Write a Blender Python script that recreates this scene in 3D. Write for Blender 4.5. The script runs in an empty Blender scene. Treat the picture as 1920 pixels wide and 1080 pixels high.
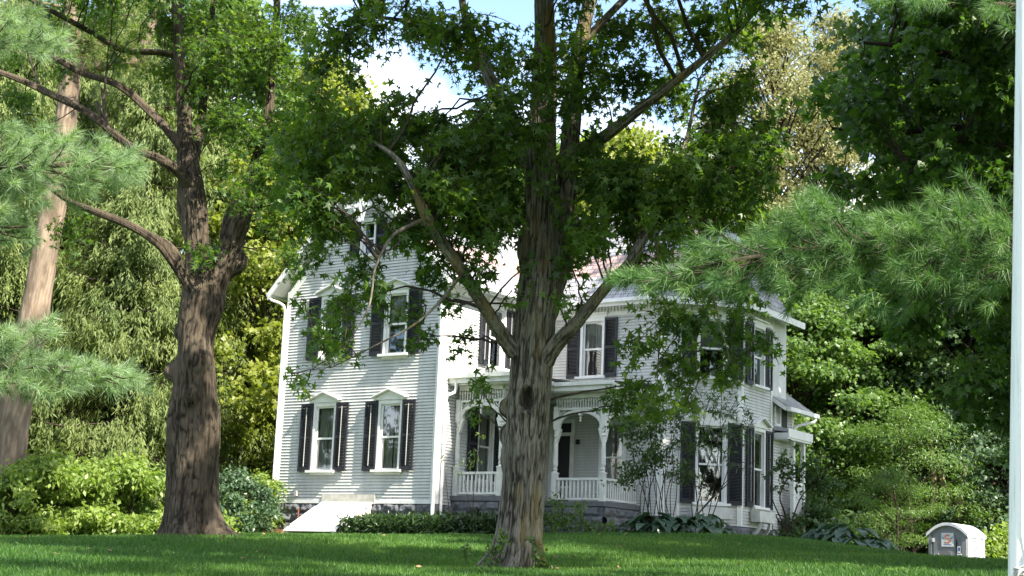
import bpy, math, random
import numpy as np
from mathutils import Matrix, Vector
rng = np.random.default_rng(7)
random.seed(7)
R = math.radians
C = bpy.context.scene.collection
SC = bpy.context.scene

# ------------------------------------------------------------------ camera
FPX, PITCH, ROLL, YAW = 2800.0, 0.194093683, 0.0403376984, 0.971469121
EYE = np.array([0, 0, 1.6])
_fw = np.array([0, math.cos(PITCH), math.sin(PITCH)]); _u0 = np.array([0, -math.sin(PITCH), math.cos(PITCH)]); _r0 = np.array([1., 0, 0])
_r = math.cos(ROLL) * _r0 + math.sin(ROLL) * _u0; _u = -math.sin(ROLL) * _r0 + math.cos(ROLL) * _u0
cd = bpy.data.cameras.new('camera'); co = bpy.data.objects.new('camera', cd); C.objects.link(co)
cd.sensor_width = 36; cd.lens = 36 * FPX / 1920; cd.clip_end = 3000; cd.clip_start = 0.1
M = Matrix.Identity(4)
for i in range(3):
    M[i][0] = _r[i]; M[i][1] = _u[i]; M[i][2] = -_fw[i]; M[i][3] = EYE[i]
co.matrix_world = M
SC.camera = co

def ray(px, py):
    return _fw + (px - 960) / FPX * _r + (540 - py) / FPX * _u
def at(px, py, Y):
    d = ray(px, py); return EYE + d * (Y / d[1])

# ------------------------------------------------------------------ world, sun, exposure
SUN_H = np.array([0.703, -0.711]); SUN_EL = R(44)
w = bpy.data.worlds.new('World'); SC.world = w; w.use_nodes = True
nt = w.node_tree; nt.nodes.clear()
out = nt.nodes.new('ShaderNodeOutputWorld'); bg = nt.nodes.new('ShaderNodeBackground')
sky = nt.nodes.new('ShaderNodeTexSky'); sky.sky_type = 'NISHITA'; sky.sun_disc = False
sky.sun_elevation = SUN_EL; sky.sun_rotation = math.atan2(SUN_H[0], SUN_H[1])
sky.dust_density = 1.0; sky.ozone_density = 1.2; sky.air_density = 1.0
tc = nt.nodes.new('ShaderNodeTexCoord'); mp = nt.nodes.new('ShaderNodeMapping'); mp.inputs['Scale'].default_value = (1, 1, 2.2)
nz = nt.nodes.new('ShaderNodeTexNoise'); nz.inputs['Scale'].default_value = 4.2; nz.inputs['Detail'].default_value = 7; nz.inputs['Roughness'].default_value = .58
cr = nt.nodes.new('ShaderNodeValToRGB'); cr.color_ramp.elements[0].position = .46; cr.color_ramp.elements[1].position = .66
mx = nt.nodes.new('ShaderNodeMix'); mx.data_type = 'RGBA'; mx.inputs['B'].default_value = (7.5, 7.6, 7.9, 1)
nt.links.new(tc.outputs['Generated'], mp.inputs['Vector']); nt.links.new(mp.outputs['Vector'], nz.inputs['Vector'])
nt.links.new(nz.outputs['Fac'], cr.inputs['Fac']); nt.links.new(cr.outputs['Color'], mx.inputs['Factor'])
nt.links.new(sky.outputs['Color'], mx.inputs['A']); nt.links.new(mx.outputs['Result'], bg.inputs['Color'])
bg.inputs['Strength'].default_value = 0.13
nt.links.new(bg.outputs['Background'], out.inputs['Surface'])
sd = bpy.data.lights.new('sun', 'SUN'); sd.energy = 5.0; sd.angle = R(.53); sd.color = (1, .935, .81)
so = bpy.data.objects.new('sun', sd); C.objects.link(so)
sv = Vector((SUN_H[0] * math.cos(SUN_EL), SUN_H[1] * math.cos(SUN_EL), math.sin(SUN_EL)))
so.rotation_euler = sv.to_track_quat('Z', 'Y').to_euler(); so.location = (40, -30, 60)
SC.view_settings.view_transform = 'Standard'; SC.view_settings.look = 'None'
SC.view_settings.exposure = 1.72; SC.view_settings.gamma = 1
SC.cycles.max_bounces = 8; SC.cycles.diffuse_bounces = 4; SC.cycles.transparent_max_bounces = 12

# ------------------------------------------------------------------ materials
def nodes(name):
    m = bpy.data.materials.new(name); m.use_nodes = True
    n = m.node_tree.nodes; b = n['Principled BSDF']; return m, m.node_tree, b
def rgba(c): return (c[0], c[1], c[2], 1)
def N(t, kind, **kw):
    n = t.nodes.new(kind)
    for k, v in kw.items():
        if k in n.inputs: n.inputs[k].default_value = v
        else: setattr(n, k, v)
    return n
def noise_col(t, c1, c2, scale=(1, 1, 1), s=5., detail=6, lo=.35, hi=.65, coord='Object', rough=.6):
    tcn = N(t, 'ShaderNodeTexCoord'); mpn = N(t, 'ShaderNodeMapping'); mpn.inputs['Scale'].default_value = scale
    nn = N(t, 'ShaderNodeTexNoise', Scale=s, Detail=detail, Roughness=rough); rp = N(t, 'ShaderNodeValToRGB')
    rp.color_ramp.elements[0].position = lo; rp.color_ramp.elements[1].position = hi
    rp.color_ramp.elements[0].color = rgba(c1); rp.color_ramp.elements[1].color = rgba(c2)
    t.links.new(tcn.outputs[coord], mpn.inputs['Vector']); t.links.new(mpn.outputs['Vector'], nn.inputs['Vector'])
    t.links.new(nn.outputs['Fac'], rp.inputs['Fac'])
    return rp, nn, mpn
def bump(t, b, src, strength=.4, dist=.02):
    bn = N(t, 'ShaderNodeBump', Strength=strength, Distance=dist)
    t.links.new(src, bn.inputs['Height']); t.links.new(bn.outputs['Normal'], b.inputs['Normal'])
def paint(name, c1, c2, rough=.5, s=3., scale=(1, 1, 1), lo=.3, hi=.7, bs=.15, spec=.4):
    m, t, b = nodes(name); rp, nn, _ = noise_col(t, c1, c2, scale, s, lo=lo, hi=hi)
    t.links.new(rp.outputs['Color'], b.inputs['Base Color']); b.inputs['Roughness'].default_value = rough
    b.inputs['Specular IOR Level'].default_value = spec
    if bs: bump(t, b, nn.outputs['Fac'], bs, .004)
    return m
def leafmat(name, c1, c2, trans=.4, rough=.42, tcol=None, spec=.36):
    m, t, b = nodes(name)
    a = N(t, 'ShaderNodeAttribute', attribute_name='tint')
    mix = N(t, 'ShaderNodeMix', data_type='RGBA'); mix.inputs['A'].default_value = rgba(c1); mix.inputs['B'].default_value = rgba(c2)
    t.links.new(a.outputs['Fac'], mix.inputs['Factor']); t.links.new(mix.outputs['Result'], b.inputs['Base Color'])
    b.inputs['Roughness'].default_value = rough; b.inputs['Specular IOR Level'].default_value = spec
    tr = N(t, 'ShaderNodeBsdfTranslucent')
    g = N(t, 'ShaderNodeMix', data_type='RGBA', blend_type='MULTIPLY'); g.inputs['Factor'].default_value = 1
    g.inputs['B'].default_value = rgba(tcol or (1.5, 1.65, .6))
    t.links.new(mix.outputs['Result'], g.inputs['A']); t.links.new(g.outputs['Result'], tr.inputs['Color'])
    ms = N(t, 'ShaderNodeMixShader'); ms.inputs[0].default_value = trans
    o = t.nodes['Material Output']
    t.links.new(b.outputs[0], ms.inputs[1]); t.links.new(tr.outputs[0], ms.inputs[2]); t.links.new(ms.outputs[0], o.inputs['Surface'])
    return m
def bark(name, c1, c2, s=14., stretch=.16, strength=.8, extra=None, dist=.03):
    m, t, b = nodes(name)
    rp, nn, mpn = noise_col(t, c1, c2, (1, 1, stretch), s, 5, .50, .82)
    at_ = N(t, 'ShaderNodeAttribute', attribute_name='ridge'); ad_ = N(t, 'ShaderNodeMath', operation='MULTIPLY_ADD'); ad_.inputs[1].default_value = .40
    sb_ = N(t, 'ShaderNodeMath', operation='MULTIPLY_ADD'); sb_.inputs[1].default_value = .78
    t.links.new(nn.outputs['Fac'], sb_.inputs[0]); sb_.inputs[2].default_value = .0; t.links.new(at_.outputs['Fac'], ad_.inputs[0]); t.links.new(sb_.outputs[0], ad_.inputs[2]); t.links.new(ad_.outputs[0], rp.inputs['Fac'])
    big, n2, _ = noise_col(t, (.62, .60, .55), (1.25, 1.2, 1.1), (1, 1, .45), 2.2, 4, .3, .7)
    mul = N(t, 'ShaderNodeMix', data_type='RGBA', blend_type='MULTIPLY'); mul.inputs['Factor'].default_value = 1
    t.links.new(rp.outputs['Color'], mul.inputs['A']); t.links.new(big.outputs['Color'], mul.inputs['B'])
    last = mul.outputs['Result']
    if extra:
        e, n3, _ = noise_col(t, (0, 0, 0), (1, 1, 1), (1, 1, .25), 3.1, 5, .53, .68)
        mm = N(t, 'ShaderNodeMix', data_type='RGBA'); mm.inputs['B'].default_value = rgba(extra)
        t.links.new(e.outputs['Color'], mm.inputs['Factor']); t.links.new(last, mm.inputs['A']); last = mm.outputs['Result']
    t.links.new(last, b.inputs['Base Color']); b.inputs['Roughness'].default_value = .9; b.inputs['Specular IOR Level'].default_value = .15
    bump(t, b, nn.outputs['Fac'], strength, dist)
    return m

MT = {}
MT['siding'] = paint('siding_paint', (.41, .415, .395), (.57, .575, .555), .6, 2.6, (1, 1, .35), .25, .6)
MT['lap_shade_dirt'] = paint('lap_shadow_and_dirt', (.27, .27, .26), (.46, .46, .445), .8, 3., (1, 1, 1), .3, .7)  # dark tone under each lap: painted shadow line plus some dirt
MT['trim'] = paint('trim_paint', (.66, .665, .64), (.78, .78, .755), .45, 2.5)
MT['porchtrim'] = paint('porch_paint', (.52, .53, .48), (.70, .70, .66), .5, 4)
MT['gutter'] = paint('gutter_paint', (.70, .70, .70), (.80, .80, .79), .35, 2)
MT['shutter'] = paint('shutter_paint', (.012, .013, .019), (.022, .023, .031), .5, 6, bs=.1)
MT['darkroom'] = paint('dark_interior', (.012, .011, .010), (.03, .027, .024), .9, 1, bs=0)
MT['curtain'] = paint('curtain_lace', (.30, .305, .285), (.52, .52, .49), .9, 14, (1, 1, .08), bs=.3)
MT['soot'] = paint('door_screen', (.008, .008, .009), (.016, .016, .017), .6, 9, bs=0)
MT['stone'] = paint('foundation_stone', (.07, .072, .08), (.17, .175, .185), .8, 7, bs=.6)
MT['concrete'] = paint('bulkhead_concrete', (.34, .33, .28), (.52, .50, .44), .8, 6, bs=.3)
MT['steel'] = paint('bulkhead_paint', (.66, .66, .66), (.80, .80, .80), .4, 1.5, bs=.05)
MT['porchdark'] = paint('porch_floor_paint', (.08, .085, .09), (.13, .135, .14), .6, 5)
MT['flatroof'] = paint('porch_tin', (.30, .31, .33), (.42, .43, .45), .45, 2)
MT['rust'] = paint('rusty_pipe', (.16, .05, .03), (.24, .08, .045), .8, 10)
MT['fan'] = paint('fan_wood', (.02, .014, .01), (.035, .024, .016), .5, 5, bs=0)
m, t, b = nodes('window_glass'); b.inputs['Base Color'].default_value = (.02, .022, .024, 1); b.inputs['Roughness'].default_value = .03
gl = N(t, 'ShaderNodeBsdfGlossy', Roughness=.03); gl.inputs['Color'].default_value = (.9, .95, 1, 1)
tp = N(t, 'ShaderNodeBsdfTransparent'); tp.inputs['Color'].default_value = (.72, .75, .74, 1)
fr = N(t, 'ShaderNodeFresnel', IOR=1.6); ad = N(t, 'ShaderNodeMath', operation='ADD'); ad.inputs[1].default_value = .10
ms = N(t, 'ShaderNodeMixShader')
wv = N(t, 'ShaderNodeTexNoise', Scale=1.3); bn = N(t, 'ShaderNodeBump', Strength=.12, Distance=.03)
t.links.new(wv.outputs['Fac'], bn.inputs['Height']); t.links.new(bn.outputs['Normal'], gl.inputs['Normal'])
t.links.new(fr.outputs[0], ad.inputs[0]); t.links.new(ad.outputs[0], ms.inputs[0]); t.links.new(tp.outputs[0], ms.inputs[1]); t.links.new(gl.outputs[0], ms.inputs[2])
t.links.new(ms.outputs[0], t.nodes['Material Output'].inputs['Surface']); MT['glass'] = m

m, t, b = nodes('slate_roof')
uvn = N(t, 'ShaderNodeUVMap'); bk = N(t, 'ShaderNodeTexBrick', Scale=1.0)
bk.inputs['Brick Width'].default_value = .26; bk.inputs['Row Height'].default_value = .19; bk.inputs['Mortar Size'].default_value = .012
bk.inputs['Color1'].default_value = (.25, .25, .265, 1); bk.inputs['Color2'].default_value = (.36, .35, .36, 1); bk.inputs['Mortar'].default_value = (.05, .05, .055, 1)
t.links.new(uvn.outputs[0], bk.inputs['Vector'])
sp = N(t, 'ShaderNodeSeparateXYZ'); t.links.new(uvn.outputs[0], sp.inputs[0])
def band(lo, hi):
    a = N(t, 'ShaderNodeMath', operation='GREATER_THAN'); a.inputs[1].default_value = lo
    c = N(t, 'ShaderNodeMath', operation='LESS_THAN'); c.inputs[1].default_value = hi
    d = N(t, 'ShaderNodeMath', operation='MULTIPLY'); t.links.new(sp.outputs['Y'], a.inputs[0]); t.links.new(sp.outputs['Y'], c.inputs[0])
    t.links.new(a.outputs[0], d.inputs[0]); t.links.new(c.outputs[0], d.inputs[1]); return d.outputs[0]
mxr = N(t, 'ShaderNodeMix', data_type='RGBA', blend_type='MULTIPLY'); mxr.inputs['B'].default_value = (1.3, .93, .80, 1)
t.links.new(band(1.14, 2.09), mxr.inputs['Factor']); t.links.new(bk.outputs['Color'], mxr.inputs['A'])
st, n9, _ = noise_col(t, (.72, .72, .72), (1.2, 1.2, 1.2), (1, 1, 1), 1.3, 6, .3, .7)
mxs = N(t, 'ShaderNodeMix', data_type='RGBA', blend_type='MULTIPLY'); mxs.inputs['Factor'].default_value = 1
t.links.new(mxr.outputs['Result'], mxs.inputs['A']); t.links.new(st.outputs['Color'], mxs.inputs['B'])
t.links.new(mxs.outputs['Result'], b.inputs['Base Color']); b.inputs['Roughness'].default_value = .42; bump(t, b, bk.outputs['Fac'], -.6, .015)
MT['slate'] = m
m, t, b = nodes('chimney_brick'); tcb = N(t, 'ShaderNodeTexCoord'); bk = N(t, 'ShaderNodeTexBrick', Scale=4.5)
bk.inputs['Color1'].default_value = (.30, .085, .05, 1); bk.inputs['Color2'].default_value = (.38, .13, .08, 1); bk.inputs['Mortar'].default_value = (.35, .32, .28, 1)
mpb = N(t, 'ShaderNodeMapping'); mpb.inputs['Rotation'].default_value = (R(90), 0, 0)
t.links.new(tcb.outputs['Object'], mpb.inputs[0]); t.links.new(mpb.outputs[0], bk.inputs['Vector']); t.links.new(bk.outputs['Color'], b.inputs['Base Color']); b.inputs['Roughness'].default_value = .85
MT['brick'] = m

# ------------------------------------------------------------------ generic helpers
def tag(o, label=None, cat=None, group=None, kind=None):
    if label: o['label'] = label
    if cat: o['category'] = cat
    if group: o['group'] = group
    if kind: o['kind'] = kind
    return o
def empty(name, loc, rz=0, label=None, cat=None, group=None):
    o = bpy.data.objects.new(name, None); C.objects.link(o); o.location = [float(v) for v in loc]; o.rotation_euler = (0, 0, rz); o.empty_display_size = .3
    return tag(o, label, cat, group)
def link(name, me, mat, parent=None):
    o = bpy.data.objects.new(name, me); C.objects.link(o)
    if mat is not None and len(me.materials) == 0:
        for mm in (mat if isinstance(mat, (list, tuple)) else [mat]): me.materials.append(mm)
    if parent is not None: o.parent = parent
    return o
def np_mesh(name, V, F, tint=None, smooth=False):
    """V (n,3); F (m,k) faces of k corners"""
    V = np.ascontiguousarray(V, dtype=np.float32); F = np.ascontiguousarray(F, dtype=np.int32); k = F.shape[1]
    me = bpy.data.meshes.new(name); me.vertices.add(len(V)); me.vertices.foreach_set('co', V.ravel())
    me.loops.add(F.size); me.loops.foreach_set('vertex_index', F.ravel())
    me.polygons.add(len(F)); me.polygons.foreach_set('loop_start', np.arange(0, F.size, k, dtype=np.int32))
    try: me.polygons.foreach_set('loop_total', np.full(len(F), k, dtype=np.int32))
    except Exception: pass
    if smooth: me.polygons.foreach_set('use_smooth', np.ones(len(F), dtype=bool))
    if tint is not None:
        a = me.attributes.new('tint', 'FLOAT', 'FACE'); a.data.foreach_set('value', np.ascontiguousarray(tint, dtype=np.float32))
    me.update(calc_edges=True)
    return me

def vnoise(p, seed=0):
    """value noise, p (...,3) -> 0..1"""
    p = np.asarray(p, float); i = np.floor(p).astype(np.int64); f = p - i; f = f * f * (3 - 2 * f)
    def h(ix, iy, iz):
        n = (ix * 374761393 + iy * 668265263 + iz * 2147483647 + seed * 1274126177) & 0xFFFFFFFF
        n = ((n ^ (n >> 13)) * 1274126177) & 0xFFFFFFFF
        return ((n ^ (n >> 16)) & 0xFFFF) / 65535.0
    r = 0
    for dx in (0, 1):
        for dy in (0, 1):
            for dz in (0, 1):
                wgt = (f[..., 0] if dx else 1 - f[..., 0]) * (f[..., 1] if dy else 1 - f[..., 1]) * (f[..., 2] if dz else 1 - f[..., 2])
                r = r + wgt * h(i[..., 0] + dx, i[..., 1] + dy, i[..., 2] + dz)
    return r

def catmull(P, step):
    P = np.asarray(P, float); n = len(P); outp = []
    for i in range(n - 1):
        p0 = P[max(i - 1, 0)]; p1 = P[i]; p2 = P[i + 1]; p3 = P[min(i + 2, n - 1)]
        k = max(2, int(np.linalg.norm((p2 - p1)[:3]) / step))
        for t_ in np.arange(k) / k:
            outp.append(.5 * ((2 * p1) + (-p0 + p2) * t_ + (2 * p0 - 5 * p1 + 4 * p2 - p3) * t_**2 + (-p0 + 3 * p1 - 3 * p2 + p3) * t_**3))
    outp.append(P[-1]); return np.array(outp)

class Tubes:
    def __init__(s): s.V = []; s.F = []; s.n = 0; s.A = []
    def add(s, P, segs=6, disp=None, cap=False):
        """P (n,4): x y z r"""
        P = np.asarray(P, float); n = len(P); c = P[:, :3]
        tng = np.gradient(c, axis=0); tng /= np.linalg.norm(tng, axis=1, keepdims=True) + 1e-9
        ref = np.tile(np.array([0.0, 1.0, 0.05]), (n, 1))
        bad = np.abs((ref * tng).sum(1)) > .95; ref[bad] = (1, 0, 0)
        a = np.cross(ref, tng); a /= np.linalg.norm(a, axis=1, keepdims=True); b2 = np.cross(tng, a)
        th = np.linspace(0, 2 * math.pi, segs, endpoint=False)
        rad = np.repeat(P[:, 3:4], segs, 1)
        ring = a[:, None, :] * np.cos(th)[None, :, None] + b2[:, None, :] * np.sin(th)[None, :, None]
        pts = c[:, None, :] + ring * rad[..., None]
        if disp is not None:
            dsp, rg = disp(pts, th, P); pts = pts + ring * dsp[..., None]; s.A.append(rg.ravel())
        else: s.A.append(np.full(n * segs, .6))
        s.V.append(pts.reshape(-1, 3))
        i = np.arange(n - 1)[:, None] * segs; j = np.arange(segs)[None, :]; j2 = (j + 1) % segs
        q = np.stack([i + j, i + j2, i + segs + j2, i + segs + j], -1).reshape(-1, 4) + s.n
        s.F.append(q); s.n += n * segs
    def mesh(s, name):
        me = np_mesh(name, np.concatenate(s.V), np.concatenate(s.F), smooth=True)
        a = me.attributes.new('ridge', 'FLOAT', 'POINT'); a.data.foreach_set('value', np.concatenate(s.A).astype(np.float32)); return me

# leaf templates (verts, tris)
def star_leaf():
    V = [(0, 0, 0)]; k = 5
    ang = [R(a) for a in (90, 28, -38, 218, 152)]
    tips = []
    L = [1.0, .92, .62, .62, .92]
    order = [0, 1, 2, 3, 4]
    for i in order:
        V.append((math.cos(ang[i]) * L[i] * .5, math.sin(ang[i]) * L[i] * .5, -.10 * L[i]))
        a1 = ang[i]; a2 = ang[(i + 1) % 5]
        if a2 > a1: a2 -= 2 * math.pi
        am = (a1 + a2) / 2; V.append((math.cos(am) * .15, math.sin(am) * .15, .015))
    F = [(0, 1 + i, 1 + (i + 1) % 10) for i in range(10)]
    V = np.array(V); V[:, 1] += .31; return V, np.array(F)
def oval_leaf():
    V = np.array([(0, 0, 0), (.26, .42, -.05), (0, 1., -.14), (-.26, .42, -.05)], float); return V, np.array([(0, 1, 2), (0, 2, 3)])
def lobed_leaf():
    V = np.array([(0, 0, 0), (.34, .12, -.04), (.24, .4, .0), (.5, .62, -.1), (.16, .7, 0), (0, 1.05, -.14), (-.16, .7, 0), (-.5, .62, -.1), (-.24, .4, 0), (-.34, .12, -.04)], float)
    F = np.array([(0, 1, 2), (2, 3, 4), (0, 2, 4), (0, 4, 6), (4, 5, 6), (0, 6, 8), (6, 7, 8), (0, 8, 9)]); return V, F
def long_leaf():
    V = np.array([(0, 0, 0), (.11, .35, -.02), (.07, .75, -.12), (0, 1., -.24), (-.07, .75, -.12), (-.11, .35, -.02)], float)
    return V, np.array([(0, 1, 5), (1, 2, 4), (1, 4, 5), (2, 3, 4)])
STAR, OVAL, LOBED, LONG = star_leaf(), oval_leaf(), lobed_leaf(), long_leaf()

def unit(v): return v / (np.linalg.norm(v, axis=-1, keepdims=True) + 1e-9)
def leaves_mesh(name, tpl, pos, nrm, fwd, size, tint):
    TV, TF = tpl; n = len(pos)
    nrm = unit(nrm); side = unit(np.cross(fwd, nrm)); f2 = np.cross(nrm, side)
    V = pos[:, None, :] + size[:, None, None] * (TV[None, :, 0:1] * side[:, None, :] + TV[None, :, 1:2] * f2[:, None, :] + TV[None, :, 2:3] * nrm[:, None, :])
    F = TF[None] + (np.arange(n) * len(TV))[:, None, None]
    return np_mesh(name, V.reshape(-1, 3), F.reshape(-1, 3), np.repeat(tint, len(TF)))
def rand_unit(n):
    return unit(rng.normal(size=(n, 3)))

class Leaves:
    def __init__(s): s.p = []; s.n = []; s.f = []; s.s = []; s.t = []
    def add(s, p, n, f, sz, t): s.p.append(p); s.n.append(n); s.f.append(f); s.s.append(sz); s.t.append(t)
    def mesh(s, name, tpl):
        return leaves_mesh(name, tpl, np.concatenate(s.p), np.concatenate(s.n), np.concatenate(s.f), np.concatenate(s.s), np.concatenate(s.t))

def spray(LV, TB, c, rad, ntw, lpt, size, up=.55, droop=.25, tlen=(.5, 1.), tint=(0, 1), tw=.006):
    """twigs with leaves inside an ellipsoid"""
    c = np.asarray(c, float); rad = np.asarray(rad, float)
    d = rand_unit(ntw); d[:, 2] -= droop; d = unit(d)
    start = c + rand_unit(ntw) * rad * (rng.random((ntw, 1)) ** .5) * .72
    ln = rng.uniform(tlen[0], tlen[1], ntw) * rad.min()
    clump = rng.uniform(tint[0], tint[1])
    for k in range(ntw):
        t_ = np.linspace(0, 1, 5)[:, None]
        pts = start[k] + d[k] * ln[k] * t_ + np.array([0, 0, -.35 * ln[k]]) * t_**2
        if TB is not None: TB.add(np.hstack([pts, np.linspace(tw, tw * .4, 5)[:, None]]), 3)
        q = rng.uniform(.1, 1.05, lpt)[:, None]
        pos = start[k] + d[k] * ln[k] * q + np.array([0, 0, -.35 * ln[k]]) * q**2 + rng.normal(0, size * .35, (lpt, 3))
        nr = rand_unit(lpt) * .85 + np.array([0, 0, up])
        fw = rand_unit(lpt) + d[k] * .8 + np.array([0, 0, -.5])
        LV.add(pos, nr, fw, size * rng.uniform(.5, 1.3, lpt), np.clip(rng.normal(.15 + .7 * clump, .24, lpt), 0, 1))

# ------------------------------------------------------------------ ground
_gp = [(0, -5, 0), (-12, -5, 0), (12, -5, 0), (-12, 8, .35), (0, 8, .45), (12, 8, .55), (-14, 15, 1.30), (-6, 16, 1.47), (0, 16, 1.60), (6, 16, 1.74), (12, 17, 1.9),
       (.1, 19.5, 1.72), (-6.1, 30, 2.24), (0, 27, 2.2)]
_gp += [tuple(at(*a)) for a in [(60, 1020, 33), (200, 1013, 35), (450, 1002, 39), (600, 1013, 41), (760, 1010, 39.5), (900, 1012, 38), (1060, 1003, 37),
                                (1200, 1004, 39), (1330, 1010, 40), (1450, 1014, 41), (1530, 1020, 40), (1650, 1034, 37), (1740, 1046, 34), (1880, 1060, 31)]]
_gp += [(12.3, 42, 1.55), (17, 42, 1.3), (11, 51, 1.9), (18, 53, 1.6), (26, 42, 1.0), (-6.9, 45.4, 2.85), (3, 49, 3.2), (-12, 48, 2.35), (-20, 45, 1.9), (-13, 38, 2.05), tuple(at(320, 1008, 41)), tuple(at(120, 1016, 40)),
        (-30, 60, 3.2), (0, 70, 3.6), (30, 66, 2.6), (-40, 20, 1.2), (40, 20, 1.0), (120, 60, 3), (-120, 60, 3), (0, 160, 4), (120, 160, 4), (-120, 160, 4), (-90, -60, 0), (90, -60, 0), (0, -90, 0)]
_gp = np.array(_gp)
def _tps(d): return np.where(d > 1e-6, d * d * np.log(d + 1e-9), 0)
_n = len(_gp); _K = _tps(np.linalg.norm(_gp[:, None, :2] - _gp[None, :, :2], axis=2)) + np.eye(_n) * .5
_Pm = np.hstack([np.ones((_n, 1)), _gp[:, :2]]); _A = np.block([[_K, _Pm], [_Pm.T, np.zeros((3, 3))]])
_cf = np.linalg.solve(_A, np.concatenate([_gp[:, 2], np.zeros(3)]))
def gz(x, y):
    x = np.asarray(x, float); y = np.asarray(y, float); sh = x.shape; q = np.stack([x.ravel(), y.ravel()], 1); r_ = np.empty(len(q))
    for i in range(0, len(q), 40000):
        s_ = q[i:i + 40000]; r_[i:i + 40000] = _tps(np.linalg.norm(s_[:, None] - _gp[None, :, :2], axis=2)) @ _cf[:_n] + _cf[_n] + s_ @ _cf[_n + 1:]
    far = np.clip((np.linalg.norm(q - np.array([0, 30]), axis=1) - 60) / 60, 0, 1)
    r_ = r_ * (1 - far) + 2.5 * far
    return r_.reshape(sh)
gx = np.concatenate([[-1500, -700, -350, -180, -110, -75, -50, -35], np.arange(-27, 27.1, .5), [35, 50, 75, 110, 180, 350, 700, 1500]])
gy = np.concatenate([[-1500, -700, -300, -150, -80, -40, -20, -8], np.arange(0, 60.1, .5), [66, 75, 90, 110, 150, 220, 350, 700, 2000]])
GX, GY = np.meshgrid(gx, gy); GZ = gz(GX, GY)
nx_, ny_ = len(gx), len(gy)
ii = (np.arange(ny_ - 1)[:, None] * nx_ + np.arange(nx_ - 1)[None]).ravel()
m, t, b = nodes('lawn_soil')
rp, nn, _ = noise_col(t, (.030, .060, .012), (.060, .105, .022), (1, 1, 1), 2.2, 8, .3, .7)
t.links.new(rp.outputs['Color'], b.inputs['Base Color']); b.inputs['Roughness'].default_value = .95; b.inputs['Specular IOR Level'].default_value = .1
n3 = N(t, 'ShaderNodeTexNoise', Scale=60., Detail=4); bump(t, b, n3.outputs['Fac'], .8, .03)
ground = link('ground', np_mesh('ground', np.stack([GX, GY, GZ], -1).reshape(-1, 3), np.stack([ii, ii + 1, ii + nx_ + 1, ii + nx_], 1), smooth=True), m)
tag(ground, kind='structure')

# ------------------------------------------------------------------ the house
FXv = np.array([math.sin(YAW), -math.cos(YAW)]); SYv = np.array([math.cos(YAW), math.sin(YAW)])
C0 = at(815, 945, 42.0); Z0 = 2.85
house = empty('house', (C0[0], C0[1], Z0), math.atan2(FXv[1], FXv[0]),
              'two storey white clapboard farmhouse with dark shutters, slate roof and arched corner porch', 'house')
def hw(lx, ly): return C0[:2] + FXv * lx + SYv * ly      # house plan -> world plan
def hloc(p): d = np.asarray(p)[:2] - C0[:2]; return d @ FXv, d @ SYv

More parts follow.
